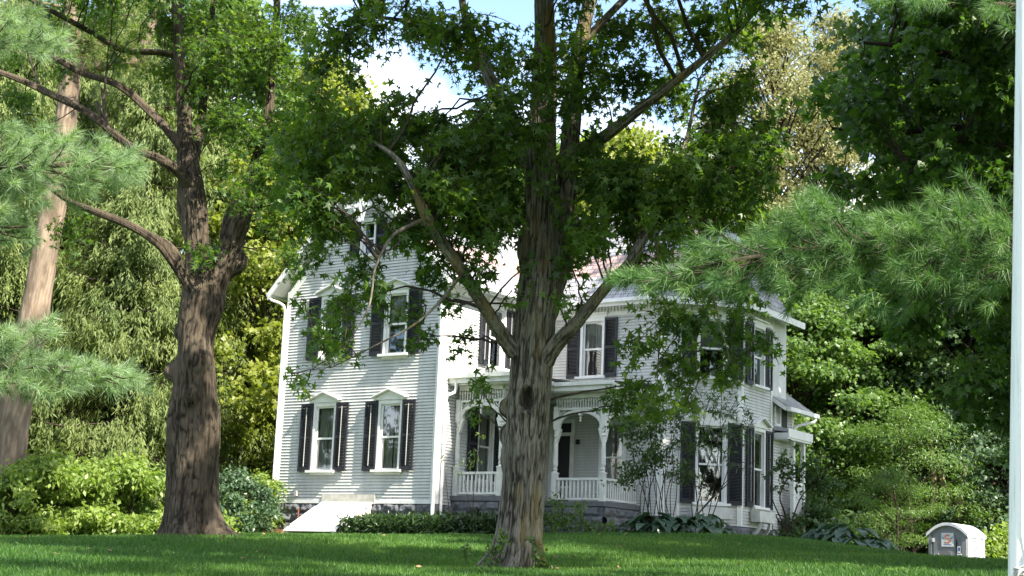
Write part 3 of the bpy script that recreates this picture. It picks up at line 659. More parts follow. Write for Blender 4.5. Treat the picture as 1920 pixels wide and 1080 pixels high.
fn.lathe(fc[0], fc[1], [(.02, 7.0), (.02, 6.78), (.11, 6.75), (.12, 6.62), (.05, 6.58), (.09, 6.52), (.07, 6.42), (0, 6.40)], 10); fan = fn.build('ceiling_fan', MT['porchtrim'], house)
bl = MB()
for k in range(4):
    a = R(35 + 90 * k); dx, dy = math.cos(a), math.sin(a)
    bl.hexa([(fc[0] + dx * .13 + dy * .05 * s1, fc[1] + dy * .13 - dx * .05 * s1, 6.66 + dz) if r_ == 0 else (fc[0] + dx * .62 + dy * .07 * s1, fc[1] + dy * .62 - dx * .07 * s1, 6.66 + dz)
             for dz in (0, .012) for (r_, s1) in ((0, -1), (0, 1), (1, 1), (1, -1))])
bl.build('blade', MT['fan'], fan)

# cellar bulkhead -------------------------------------------------------
bz = 2.74; zt_ = 3.66; yo = -1.62; x0, x1 = -4.05, -2.2
bh = MB()
for xa, xb in ((x0, x0 + .12), (x1 - .12, x1)): bh.hexa([(xa, yo, bz - .4), (xb, yo, bz - .4), (xb, -.03, bz - .4), (xa, -.03, bz - .4), (xa, yo, bz + .02), (xb, yo, bz + .02), (xb, -.03, zt_ - .02), (xa, -.03, zt_ - .02)])
blk = bh.build('bulkhead', MT['concrete'], house)
def sl(y): return bz + .03 + (zt_ - bz - .02) * (y - yo) / (-yo - .03)
bd = MB()
for (ya, yb, dz) in ((yo - .02, yo + .22, 0), (yo + .235, -.35, .022), (-.335, -.03, 0)):
    bd.hexa([(x0 - .04, ya, sl(ya) + dz), (x1 + .04, ya, sl(ya) + dz), (x1 + .04, yb, sl(yb) + dz), (x0 - .04, yb, sl(yb) + dz),
             (x0 - .04, ya, sl(ya) + .03 + dz), (x1 + .04, ya, sl(ya) + .03 + dz), (x1 + .04, yb, sl(yb) + .03 + dz), (x0 - .04, yb, sl(yb) + .03 + dz)])
bd.box(-3.2, -3.05, -.30, -.24, sl(-.27) + .03, sl(-.27) + .075)
bd.build('cellar_door', MT['steel'], blk)
sm = MB()
for ya in (yo + .222, -.348): sm.hexa([(x0 + .02, ya, sl(ya) - .02), (x1 - .02, ya, sl(ya) - .02), (x1 - .02, ya + .012, sl(ya) - .02), (x0 + .02, ya + .012, sl(ya) - .02), (x0 + .02, ya, sl(ya) + .034), (x1 - .02, ya, sl(ya) + .034), (x1 - .02, ya + .012, sl(ya) + .034), (x0 + .02, ya + .012, sl(ya) + .034)])
sm.hexa([(-3.13, yo + .24, sl(yo + .24) + .05), (-3.115, yo + .24, sl(yo + .24) + .05), (-3.115, -.36, sl(-.36) + .05), (-3.13, -.36, sl(-.36) + .05), (-3.13, yo + .24, sl(yo + .24) + .057), (-3.115, yo + .24, sl(yo + .24) + .057), (-3.115, -.36, sl(-.36) + .057), (-3.13, -.36, sl(-.36) + .057)])
sm.build('door_seam', MT['porchdark'], blk)
MB().pbox(PF, -4.1, -2.1, ZF - .02, ZF + .26, .03, .075).build('bulkhead_header', MT['concrete'], house)
pipe('vent_pipe', [(-4.95, -.10, 3.5), (-4.95, -.10, 3.2), (-4.95, -.10, 2.7)], .022, 'rust')
MB().pbox(PF, -5.15, -5.06, 3.85, 4.0, .02, .12).build('outlet_box', MT['concrete'], house)

# window boxes on the bay -------------------------------------------------
def planter(pl, uc, wd):
    mb = MB(); mb.prism(pl, [(uc - wd / 2 + .05, 3.62), (uc + wd / 2 - .05, 3.62), (uc + wd / 2, 3.94), (uc - wd / 2, 3.94)], .05, .36)
    mb.build('window_box', MT['porchtrim'], house)
    for s_ in (-1, 1):
        b_ = MB()
        u_ = uc + s_ * wd * .3; pp = Plane(pl(u_, 0, 0)[:2], -pl.n)
        for k in range(5):
            a0, a1 = k * math.pi / 10, (k + 1) * math.pi / 10
            b_.prism(Plane(pl(u_, 0, 0)[:2], pl.n), [(.04 + .28 * math.sin(a0), 3.62 - .42 * math.cos(a0)), (.04 + .28 * math.sin(a1), 3.62 - .42 * math.cos(a1)), (.04 + .20 * math.sin(a1), 3.62 - .30 * math.cos(a1)), (.04 + .20 * math.sin(a0), 3.62 - .30 * math.cos(a0))], -.03, .03)
        b_.build('window_box_bracket', MT['porchtrim'], house)
planter(PC, 1.5, 1.25); planter(PR, 1.15, 1.1)

# rear ell and its side porch ---------------------------------------------
LX = 6.14; EY = 8.95; PE = Plane((LX, EY), (0, 1)); EL = 1.52
mb = MB(); 
def side2(pl, u0, u1, z0, z1, holes=()): return siding('ell_wall', pl, u0, u1, z0, z1, holes)
hE = (.14, .46, 6.72, 7.22)
side2(PE, 0, EL, 3.3, 7.3, [hE])
MB().poly([PE(EL, 3.3, 0), (SLX - 3, EY + EL, 3.3), (SLX - 3, EY + EL, 7.3), PE(EL, 7.3, 0)]).build('ell_end_wall', MT['siding'], house)
MB().pbox(PE, .08, .14, 6.66, 7.24, 0, .05).pbox(PE, .46, .52, 6.66, 7.24, 0, .05).pbox(PE, .14, .46, 6.66, 6.72, 0, .06).build('window', MT['trim'], house)
MB().poly([PE(.14, 6.72, .01), PE(.46, 6.72, .01), PE(.46, 7.22, .01), PE(.14, 7.22, .01)]).build('pane', MT['curtain'], house)
MB().pbox(PE, .54, .94, 6.66, 7.24, .02, .06).build('shutter', MT['shutter'], house)
board(PE, EL - .14, EL + .01, 3.3, 7.3)
yw = EY + EL
thick('ell_roof', [([(LX + .5, EY - .02, 7.2), (LX + .5, yw + .7, 7.2), (LX - 2.6, yw + .7, 9.4), (LX - 2.6, EY - .02, 9.4)], (LX + .5, EY, 7.2), (LX + .5, yw, 7.2))], .14)
MB().box(LX + .48, LX + .60, EY, yw + .7, 7.08, 7.205).build('gutter', MT['gutter'], house)
pipe('downspout', [(LX + .54, yw + .5, 7.08), (LX + .52, yw + .45, 6.95), (LX + .2, yw + .1, 6.82), (LX + .07, yw - .04, 6.72), (LX + .06, yw - .06, 6.5)], .05)
MB().hexa([(LX + .02, EY, 6.50), (LX + .5, EY, 6.44), (LX + .5, yw + .35, 6.44), (LX + .02, yw + .35, 6.50), (LX + .02, EY, 6.62), (LX + .5, EY, 6.54), (LX + .5, yw + .35, 6.54), (LX + .02, yw + .35, 6.62)]).build('side_porch_roof', MT['flatroof'], house)
MB().box(LX + .50, LX + .53, EY, yw + .35, 6.28, 6.545).box(LX + .04, LX + .50, EY, yw + .3, 6.22, 6.42).build('side_porch_fascia', MT['trim'], house)
for yy in (yw + .05, yw - .75): MB().box(LX + .26, LX + .38, yy - .06, yy + .06, 2.9, 6.22).build('side_porch_post', MT['trim'], house)
pn = MB()
for k in range(7): pn.box(LX + .3, LX + .33, yw - .66 + k * .09, yw - .60 + k * .09, 3.0, 4.9)
pn.box(LX + .29, LX + .34, yw - .69, yw - .01, 4.9, 4.98).build('side_porch_screen', MT['trim'], house)

# ------------------------------------------------------------------ planting materials
LM = {}
LM['gum'] = leafmat('star_leaf', (.040, .092, .022), (.115, .19, .036), .50, tcol=(1.8, 1.8, .55))
LM['maple'] = leafmat('maple_leaf', (.040, .090, .020), (.085, .16, .032), .45)
LM['bright'] = leafmat('bright_leaf', (.125, .195, .04), (.26, .33, .08), .45)
LM['yellowgreen'] = leafmat('yellow_green_leaf', (.13, .17, .026), (.25, .275, .05), .45)
LM['mid'] = leafmat('mid_leaf', (.065, .125, .032), (.14, .22, .055), .42)
LM['dark'] = leafmat('dark_leaf', (.036, .075, .024), (.085, .145, .042), .36)
LM['blue'] = leafmat('grey_green_leaf', (.040, .080, .040), (.10, .16, .085), .30)
LM['tan'] = leafmat('olive_tan_leaf', (.17, .175, .07), (.31, .305, .145), .40, tcol=(1.3, 1.3, .8))
LM['spruce'] = leafmat('spruce_needle', (.085, .125, .036), (.20, .245, .075), .36, .6)
LM['pine'] = leafmat('pine_needle', (.13, .20, .10), (.24, .34, .18), .35, .45)
LM['pinedark'] = leafmat('pine_needle_green', (.042, .102, .030), (.115, .205, .062), .30, .45)
LM['hosta'] = leafmat('hosta_leaf', (.035, .075, .045), (.075, .13, .075), .2, .35)
LM['cover'] = leafmat('ground_cover_leaf', (.016, .036, .011), (.042, .080, .022), .2, .3)
LM['grass'] = leafmat('grass_blade', (.022, .078, .013), (.115, .215, .036), .38, .5)
LM['litter'] = leafmat('brown_leaf_litter', (.16, .085, .045), (.30, .18, .10), .1, .8)
BK = {}
BK['gum'] = bark('grey_bark', (.040, .036, .030), (.235, .222, .195), 34, .10, .8, (.19, .135, .05), .04)
BK['maple'] = bark('brown_bark', (.022, .018, .014), (.105, .086, .066), 28, .11, .8, (.105, .08, .06), .04)
BK['pine'] = bark('pink_grey_bark', (.15, .115, .09), (.27, .215, .175), 9, .22, .9, None, .03)
BK['twig'] = bark('twig_bark', (.035, .028, .022), (.075, .06, .048), 20, .3, .4)
BK['pale'] = bark('pale_stem_bark', (.22, .17, .10), (.36, .29, .19), 12, .3, .4)
BK['dark'] = bark('dark_bark', (.030, .024, .020), (.06, .05, .042), 10, .2, .6)

def px_line(L, Y0):
    o = []
    for p in L:
        Y = Y0 + (p[3] if len(p) > 3 else 0); q = at(p[0], p[1], Y); o.append([*q, p[2] * Y / FPX])
    return np.array(o)
def furrows(freq, zs, amp, big, seed=0, flare=None):
    def f(pts, th, P):
        a = th[None, :] / (2 * math.pi); z = pts[..., 2]
        cxy = np.stack([np.cos(th)[None, :] * freq / 6.28 + 0 * z, np.sin(th)[None, :] * freq / 6.28 + 0 * z, z * zs], -1)
        wob = vnoise(cxy * np.array([.35, .35, .5]), seed + 7)[..., None] * np.array([2.2, 2.2, 0]); cxy = cxy + wob
        n1 = np.minimum(1, np.abs(2 * vnoise(cxy, seed) - 1) * 2.7); n2 = np.minimum(1, np.abs(2 * vnoise(cxy * np.array([1.6, 1.6, 1.5]) + 9.3, seed + 1) - 1) * 2.5)
        rdg = (n1 * .65 + n2 * .35).clip(-.5, 1); rdg = rdg + .25 * (vnoise(cxy * np.array([3., 3., 7.]), seed + 4) - .5)
        n3 = vnoise(np.stack([np.cos(th)[None, :] * 1.1 + 0 * z, np.sin(th)[None, :] * 1.1 + 0 * z, z * .9], -1), seed + 2)
        d = amp * (rdg - .72) + big * (n3 - .5)
        if flare:
            fd, fm = flare(z, th); d = d + fd; rdg = rdg * fm; d = np.where(fm < .6, d - amp * .5, d)
        return d * np.minimum(1, P[:, 3:4] / .2), rdg
    return f
GAPS = [(x, y) for x0, x1, y in ((1.1, 2.7, 26.5), (3.3, 4.3, 26.7), (-3.2, -1.7, 31.2)) for x in np.arange(x0, x1 + .01, .4)]
GAPS = np.array([(x, y, float(gz(x, y))) for x, y in GAPS]); SVn = np.array(sv)
def in_gap(c, r_=.8):   # openings in the crowns through which the sun reaches the lawn
    d = c - GAPS; t_ = d @ SVn; return bool(np.any((t_ > 3) & (np.linalg.norm(d - t_[:, None] * SVn, axis=1) < r_)))
def hero(name, label, cat, Y0, mainl, limbs, bk, disp, blobs, leafm, tpl, lsize, dens, spread, group=None, extra=None, nseg=120, base=None, seed=1, tw_=.87, lw_=.75):
    root = empty(name, base, 0, label, cat, group); inv = np.array(base)
    TB = Tubes(); pts = []
    for k, L in enumerate(mainl):
        P = catmull(px_line(L, Y0), .022); P[:, :3] -= inv; P[:, 3] *= tw_; TB.add(P, nseg if k == 0 else 64, disp); pts.append(P)
    for L in limbs:
        P = catmull(px_line(L, Y0), .04); P[:, :3] -= inv; P[:, 3] *= lw_; TB.add(P, 40, disp); pts.append(P[2:])
    link('trunk', TB.mesh('trunk'), bk, root)
    sk = np.concatenate(pts); LV = Leaves(); TW = Tubes(); sc = Y0 / FPX
    for bb in blobs:
        px, py, rx, ry = bb[:4]; dm = bb[4] if len(bb) > 4 else 1; dY = bb[5] if len(bb) > 5 else rng.uniform(-spread, spread)
        c = at(px, py, Y0 + dY)
        if in_gap(c): continue
        c = c - inv; rad = np.array([rx * sc, min(max(rx * sc, .4), .9), ry * sc])
        area = rx * ry * math.pi * sc * sc; nl = area / (lsize**2 * .42) * dens * dm; lpt = 12; ntw = max(2, int(nl / lpt))
        # bough from the nearest limb to the clump
        d = np.linalg.norm(sk[:, :3] - c - np.array([0, 0, -.5]), axis=1) + np.maximum(0, sk[:, 2] - c[2] - .3) * .6; s0 = sk[np.argmin(d)]
        mid = (s0[:3] + c) / 2 + np.array([0, 0, .12 * np.linalg.norm(c - s0[:3])]) + rng.normal(0, .12, 3)
        ln = np.linalg.norm(c - s0[:3]); r0 = min(s0[3] * .6, .008 + .007 * ln)
        if ln > .3 and ln < 3.4:
            t_ = np.linspace(0, 1, 9)[:, None]; q = (1 - t_)**2 * s0[:3] + 2 * t_ * (1 - t_) * mid + t_**2 * c
            q[1:-1] += rng.normal(0, .03 * ln / 2, (7, 3)); TW.add(np.hstack([q, np.linspace(r0, .008, 9)[:, None]]), 6)
        spray(LV, TW, c, rad, ntw, lpt, lsize, tint=(0, 1), tlen=(.6, 1.3), tw=.007)
    link('branches', TW.mesh('branches'), BK['twig'], root)
    link('crown', LV.mesh('crown', tpl), leafm, root)
    return root

# ------------------------------------------------------------------ the big tree in front of the house
YC = 19.5
main = [(957, 1095, 56), (960, 1070, 54), (968, 1030, 49), (975, 980, 46), (983, 900, 44), (986, 820, 44), (990, 740, 45), (996, 660, 46), (1002, 600, 46), (1008, 545, 47), (1011, 490, 40), (1013, 420, 36), (1014, 320, 34),
        (1018, 200, 29), (1022, 100, 26), (1020, 0, 24), (1016, -150, 20), (1012, -350, 14), (1020, -560, 7)]
second = [(1018, 600, 28, .15), (1038, 530, 25, .3), (1054, 450, 22, .45), (1062, 350, 22, .5), (1070, 250, 21, .55), (1078, 150, 20, .6), (1095, 50, 18, .7), (1120, -60, 15, .8), (1150, -250, 10, 1.), (1170, -420, 6, 1.2)]
limbs = [[(965, 660, 26, -.1), (945, 635, 21, -.2), (905, 572, 17, -.5), (862, 503, 15, -.8), (815, 435, 13, -1.), (770, 340, 11, -1.1), (735, 290, 7, -1.1), (670, 255, 4, -.9), (600, 240, 2, -.7)],
         [(1020, 675, 26, -.1), (1042, 645, 21, -.2), (1085, 600, 17, -.4), (1130, 545, 15, -.6), (1180, 490, 11, -.7), (1215, 430, 9, -.6), (1260, 350, 7, -.4), (1290, 250, 5, 0), (1310, 150, 3, .3)],
         [(1005, 330, 28, .1), (975, 262, 23, .2), (950, 210, 20, .3), (920, 150, 17, .4), (895, 95, 14, .6), (870, 20, 11, .8), (850, -100, 8, 1.), (800, -220, 4, 1.2)],
         [(1040, 320, 22, .1), (1070, 288, 18, 0), (1120, 265, 16, -.3), (1180, 220, 14, -.6), (1250, 165, 12, -.8), (1320, 110, 10, -.9), (1400, 40, 7, -1.), (1450, -40, 4, -1.)],
         [(1095, 80, 13, .7), (1140, 30, 11, .8), (1200, -30, 9, 1.), (1290, -120, 6, 1.3)],
         [(905, 130, 9, .5), (840, 70, 8, .2), (760, 40, 6, -.2), (680, 30, 4, -.5)],
         [(868, 510, 5, -.8), (830, 560, 4, -1.), (775, 610, 3, -1.2), (700, 650, 2, -1.3), (620, 690, 1.4, -1.3)],
         [(800, 410, 5, -1.), (740, 440, 4, -1.2), (705, 500, 3, -1.3), (690, 580, 2.5, -1.4), (640, 660, 1.4, -1.4)],
         [(1225, 410, 7, -.6), (1240, 520, 3, -.9), (1238, 620, 2.2, -1.), (1232, 710, 1.3, -1.)],
         [(1260, 350, 6, -.4), (1320, 480, 3, -.7), (1345, 590, 2.2, -.8), (1370, 680, 1.3, -.8)]]
bl = [(640, 60, 70, 45), (700, 25, 80, 40), (605, 115, 45, 30, .7), (780, 35, 80, 45), (860, 55, 75, 65), (925, 110, 55, 75), (660, 150, 40, 26, .7), (752, 190, 55, 30), (590, 190, 55, 32), (560, 245, 45, 45), (640, 250, 80, 45), (720, 255, 80, 45),
      (800, 245, 70, 45), (870, 270, 70, 55), (945, 190, 45, 70), (930, 260, 45, 50), (600, 325, 55, 42), (665, 320, 70, 40), (760, 325, 80, 45), (850, 340, 80, 55), (925, 350, 55, 55), (600, 400, 45, 40, .8), (660, 400, 55, 36), (735, 395, 45, 35, .8), (800, 415, 55, 45, .9),
      (890, 420, 65, 50, .8), (580, 470, 40, 36, .7), (690, 495, 38, 36, .9), (745, 420, 40, 30, .7), (810, 500, 45, 40, .8), (900, 505, 45, 34, .7), (850, 560, 36, 26, .7), (640, 560, 46, 34, .8), (705, 555, 40, 36, .9), (600, 640, 46, 26, .8), (650, 640, 34, 28, .8), (570, 725, 24, 20, .7), (615, 600, 34, 24, .7),
      (800, 625, 32, 26, .7), (880, 640, 34, 34, .45), (905, 735, 36, 18, .7), (780, 590, 30, 22, .7), (670, 450, 36, 30, .8), (840, 480, 40, 30, .7), (565, 560, 30, 26, .5), (545, 700, 22, 16, .4), (890, 775, 24, 14, .5),
      (1010, 120, 55, 60, .9, -.9), (1000, 240, 50, 45, .7, -.9), (1080, 100, 60, 75), (1150, 60, 70, 55), (1240, 40, 75, 55), (1330, 50, 80, 55), (1395, 60, 45, 50), (1180, 150, 70, 45), (1125, 180, 45, 45, .8), (1260, 165, 70, 55), (1340, 185, 70, 55), (1405, 150, 40, 40), (1110, 345, 55, 45, .9), (1185, 335, 70, 42, .8),
      (1265, 315, 70, 42), (1345, 280, 70, 50), (1405, 300, 55, 45), (1440, 235, 36, 36, .8), (1105, 430, 45, 42, .8), (1180, 430, 60, 42, .8), (1265, 420, 70, 42, .8), (1340, 385, 60, 42), (1080, 500, 30, 34, .7), (1230, 495, 50, 30, .7), (1250, 590, 44, 44, .9), (1200, 640, 44, 34, .8), (1265, 680, 55, 40), (1180, 725, 44, 32, .8), (1230, 755, 44, 30),
      (1305, 595, 44, 34, .9), (1370, 610, 44, 40, .9), (1365, 695, 34, 40, .9), (1400, 560, 44, 26), (1330, 545, 40, 24, .8), (1150, 760, 34, 22, .8), (1320, 500, 60, 34, .8), (1090, 560, 26, 24, .6), (1040, 330, 40, 32, .5, -.9), (1030, 555, 34, 18, .5, -.9), (1000, 500, 30, 20, .4, -.9), (1060, 490, 28, 24, .6, -.6),
      (1290, 745, 40, 30, .7), (1400, 385, 40, 36, .8), (1050, 200, 36, 40, .6, -.8), (960, 545, 26, 20, .4, -.8), (1420, 640, 34, 34, .7)]
for k in range(72): bl.append((rng.uniform(550, 960), rng.uniform(215, 440), rng.uniform(36, 55), rng.uniform(26, 40), .8))
for k in range(48): bl.append((rng.uniform(1070, 1440), rng.uniform(240, 440), rng.uniform(36, 55), rng.uniform(26, 40), .8))
bl = [q for q in bl if not (645 < q[0] < 738 and 345 < q[1] < 485) and not (735 < q[0] < 800 and 432 < q[1] < 535)]
for k in range(80):   # the part of the crown above the frame
    bl.append((rng.uniform(540, 1500), rng.uniform(-640, -30), rng.uniform(60, 100), rng.uniform(50, 80), .8, rng.uniform(-3.5, 3.5)))
for k in range(34):   # the near and far sides of the crown
    bl.append((rng.uniform(560, 1480), rng.uniform(-420, 20), rng.uniform(70, 110), rng.uniform(50, 80), .8, rng.choice([-1, 1]) * rng.uniform(2.5, 5.)))
bl = [q for k, q in enumerate(bl) if k < 196 or not (q[0] < 1000 and q[1] > -170)]
for k in range(80):   # sun side of the crown, filled out above the picture to shade lawn and trunk
    q = np.array([rng.uniform(.5, 7.5), rng.uniform(9.5, 18.5), 0]); q[2] = 1.6 + .44 * q[1] + rng.uniform(.4, 5.)
    d_ = q - EYE; c_ = d_ @ _fw; bl.append((960 + FPX * (d_ @ _r) / c_, 540 - FPX * (d_ @ _u) / c_, 95, 70, .8, q[1] - YC))
for k in range(46):   # low boughs on the sun side that shade the trunk
    q = np.array([rng.uniform(-.4, .4), 19.2, rng.uniform(1.8, 7.)]) + np.array(sv) * rng.uniform(7., 12.) + rng.normal(0, .25, 3); q[2] = max(q[2], 2.2 + .44 * q[1])
    d_ = q - EYE; c_ = d_ @ _fw; bl.append((960 + FPX * (d_ @ _r) / c_, 540 - FPX * (d_ @ _u) / c_, 80, 60, .8, q[1] - YC))
cb = at(957, 1085, YC); cb[2] = gz(cb[0], cb[1])
def lump(z, th, z0, t0, A, sz, st):
    dt = (th[None, :] - t0 + math.pi) % (2 * math.pi) - math.pi; r2 = ((z - z0) / sz)**2 + (dt / st)**2; return A * np.exp(-r2 * r2 * .8 - r2 * .4), r2
def flareC(z, th):
    h = np.maximum(0, z); d = .24 * np.exp(-h / .24) * (.55 + .45 * np.cos(5 * th + 1)[None, :]); m = np.ones_like(d)
    for (z0, t0, A, sz, st) in ((2.12, 2.95, .13, .15, .38), (1.78, 2.85, .10, .13, .42), (1.5, 3.0, .05, .2, .5), (4.3, 2.8, .08, .3, .7), (4.2, .3, .08, .35, .7)): d = d + lump(z, th, z0, t0, A, sz, st)[0]
    _, r2 = lump(z, th, 2.2, -1.62, 0, .17, .36); r_ = np.sqrt(r2)
    d = d + .045 * np.exp(-((r_ - 1.05) / .33)**2) - .10 * np.exp(-(r_ / .8)**4); m = m * (1 - .95 * np.exp(-(r_ / .85)**6)); return d, m
tree1 = hero('sweetgum_tree', 'large furrowed grey trunk tree with star shaped leaves standing before the porch', 'tree', YC, [main, second], limbs, BK['gum'],
             furrows(56, 3.8, .032, .06, 3, flareC), bl, LM['gum'], STAR, .172, 10., 1.6, base=cb, nseg=220)

# ------------------------------------------------------------------ the stout old tree on the left
YL = 30.0
mainL = [(362, 1015, 62), (362, 1000, 58), (362, 950, 56), (364, 880, 55), (366, 800, 52), (366, 740, 49), (365, 690, 47), (368, 640, 42), (374, 590, 40), (378, 545, 40), (374, 500, 30), (372, 440, 27), (366, 380, 28), (358, 320, 28), (350, 265, 21), (341, 200, 17), (336, 110, 14), (330, 10, 11), (322, -120, 8), (318, -260, 4)]
secL = [(385, 580, 30, .1), (405, 530, 28, .15), (432, 470, 26, .2), (450, 415, 26, .25), (462, 380, 22, .3), (480, 320, 17, .4), (498, 240, 13, .5), (512, 120, 10, .7), (520, -20, 7, 1.), (530, -160, 4, 1.3)]
limL = [[(365, 545, 22, -.2), (345, 518, 16, -.4), (300, 458, 13, -.8), (245, 422, 11, -1.1), (185, 398, 9, -1.4), (130, 376, 6, -1.6), (90, 350, 3, -1.7)],
        [(365, 345, 24, -.1), (340, 322, 18, -.4), (300, 297, 14, -.7), (240, 270, 13, -1.), (170, 215, 12, -1.3), (100, 180, 11, -1.6), (30, 148, 9, -1.9), (-50, 120, 7, -2.2)],
        [(352, 290, 17, 0), (330, 262, 14, -.2), (288, 218, 12, -.4), (222, 162, 11, -.7), (150, 137, 10, -1), (90, 103, 8, -1.3), (0, 60, 6, -1.6), (-60, 20, 4, -1.8)],
        [(340, 110, 10, .2), (305, 98, 8, 0), (230, 92, 8, -.3), (175, 62, 7, -.5), (120, 32, 7, -.8), (60, 0, 6, -1.), (-20, -50, 4, -1.3)],
        [(360, 320, 18, .2), (372, 260, 14, .4), (378, 200, 12, .6), (385, 110, 10, .8), (400, 0, 7, 1.), (415, -120, 4, 1.)],
        [(205, 255, 5, -.8), (196, 215, 4, -.8), (190, 165, 3, -.8)], [(75, 165, 4, -1.6), (62, 130, 4, -1.6), (50, 90, 3, -1.6)], [(180, 190, 6, -1), (205, 250, 6, -1.1), (195, 190, 4, -1.2), (200, 130, 3, -1.2)]]
blL = [(310, 40, 60, 45), (385, 35, 70, 55), (470, 45, 70, 55), (545, 30, 55, 45), (330, 125, 55, 42), (405, 135, 70, 55), (485, 145, 70, 55), (535, 110, 36, 40), (430, 225, 65, 45), (495, 250, 50, 55), (540, 300, 40, 50), (550, 205, 34, 36), (455, 370, 46, 22), (520, 400, 36, 50, .9), (385, 470, 26, 34, .8), (540, 480, 34, 34, .8),
       (490, 330, 40, 40, .9), (560, 380, 30, 40, .8), (180, 30, 55, 36, .6), (90, 50, 55, 34, .6), (35, 185, 40, 44, .7), (75, 250, 50, 42, .8), (150, 290, 40, 30, .5), (225, 95, 40, 30, .5), (30, 110, 40, 30, .6), (110, 130, 40, 24, .4), (130, 420, 44, 40, .6), (420, 310, 34, 26, .6), (415, 90, 60, 50), (350, 180, 44, 36, .8), (500, 80, 60, 50), (575, 60, 36, 40, .8)]
for k in range(44): blL.append((rng.uniform(60, 640), rng.uniform(-420, -20), rng.uniform(45, 80), rng.uniform(40, 60), .8, rng.uniform(-3, .6)))
lb_ = at(362, 1006, YL); lb_[2] = gz(lb_[0], lb_[1])
def flareL(z, th):
    h = np.maximum(0, z); d = .30 * np.exp(-h / .35) * (.5 + .5 * np.cos(4 * th + .4)[None, :]) + .25 * np.exp(-h / .16) * np.maximum(0, np.cos(th - .2))[None, :]**3; m = np.ones_like(d)
    for (z0, t0, A, sz, st) in ((3.26, 3.1, .24, .20, .42), (4.12, 2.95, .17, .24, .45), (2.70, -1.6, .13, .20, .36), (3.5, -1.2, .08, .3, .5), (5.6, .2, .20, .26, .6), (6.8, -1.5, .06, .14, .4), (4.6, -.2, .08, .3, .5)): d = d + lump(z, th, z0, t0, A, sz, st)[0]
    _, r2 = lump(z, th, 6.85, -1.5, 0, .10, .28); m = m * (1 - .9 * np.exp(-r2**3)); return d, m
tree2 = hero('old_maple_tree', 'stout dark brown forked tree with knobbly trunk at the left of the lawn', 'tree', YL, [mainL, secL], limL, BK['maple'],
             furrows(58, 3.2, .026, .26, 11, flareL), blL, LM['gum'], STAR, .18, 8.5, 1.6, base=lb_, nseg=150)

# ------------------------------------------------------------------ pines: near boughs left and right, trunk of the left rear one
def tufts_mesh(name, base, dirs, n_need=85, length=.098, wd=.0017):
    V = []; n = len(base); k = n_need
    d = np.repeat(unit(dirs), k, 0); b_ = np.repeat(base, k, 0); t_ = rng.random((n * k, 1))
    b_ = b_ + d * (t_ * .07 - .05)
    nd = unit(d * (.35 + .6 * t_) + rand_unit(n * k) * .72)
    L = length * rng.uniform(.7, 1.2, (n * k, 1)); side = unit(np.cross(nd, rand_unit(n * k))) * wd
    tip = b_ + nd * L + np.array([0, 0, -.12]) * L
    V = np.stack([b_ - side, b_ + side, tip], 1).reshape(-1, 3); F = np.arange(len(V)).reshape(-1, 3)
    tint = np.repeat(np.clip(rng.normal(.45, .35, n), 0, 1), k)
    return np_mesh(name, V, F, tint)
def pine(name, label, Y0, tx, blobs, leafm, height, sgn, tilt=0):
    bz_ = float(gz(tx, Y0)); root = empty(name, (tx, Y0, bz_), 0, label, 'tree', None); inv = np.array([tx, Y0, bz_])
    T = Tubes(); ts = np.linspace(0, 1, 40); T.add(np.stack([0 * ts + .05 * np.sin(ts * 7), 0 * ts, ts * height - .2, .21 * (1 - ts * .85)], 1), 40, furrows(22, 2, .015, .04, 21)); link('trunk', T.mesh('trunk'), BK['pine'], root)
    TW = Tubes(); tb = []; td = []
    for bough in blobs:
        P = catmull(px_line([(p[0], p[1], p[2], p[3]) for p in bough['spine']], Y0), .08); P[:, :3] -= inv
        st = np.array([[0, 0, P[0, 2] - .25, .045]]); TW.add(catmull(np.vstack([st, P[::6]]), .1), 8)
        for (px, py, rx, ry, n) in bough['blobs']:
            s_ = Y0 / FPX
            for k in range(int(n * .7)):
                a = rng.normal(size=2) * .55; dY = rng.normal(0, .22)
                c = at(px + a[0] * rx, py + a[1] * ry, Y0 + dY) - inv
                j = np.argmin(np.linalg.norm(P[:, :3] - c + np.array([sgn * .25, 0, 0]), axis=1)); s0 = P[j, :3]
                dr = unit((c - s0)[None])[0] * .8 + np.array([sgn * .45, 0, .25]) + rng.normal(0, .25, 3)
                tb.append(c); td.append(dr)
                if rng.random() < .3: TW.add(np.hstack([np.linspace(0, 1, 4)[:, None] * (c - s0) + s0 + np.array([[0, 0, 0], [0, 0, -.02], [0, 0, -.02], [0, 0, 0]]), np.linspace(.006, .003, 4)[:, None]]), 4)
    for k in range(170):   # boughs on the rest of the tree, outside the picture
        a = rng.uniform(0, 2 * math.pi); z = rng.uniform(.35, .98) * height; r_ = (height - z) * .28 + .3
        if sgn * math.cos(a) > -.15: a += math.pi
        c0 = np.array([0, 0, z]); 
        tip = c0 + np.array([math.cos(a) * r_, math.sin(a) * r_, .2]); TW.add(np.hstack([np.linspace(c0, tip, 5), np.linspace(.03, .006, 5)[:, None]]), 5)
        for q in range(16):
            f = rng.uniform(.3, 1.05); tb.append(c0 + (tip - c0) * f + rng.normal(0, .16, 3)); td.append(np.array([math.cos(a), math.sin(a), .3]) + rng.normal(0, .3, 3))
    link('branches', TW.mesh('branches'), BK['twig'], root)
    link('needles', tufts_mesh('needles', np.array(tb), np.array(td)), leafm, root)
    return root
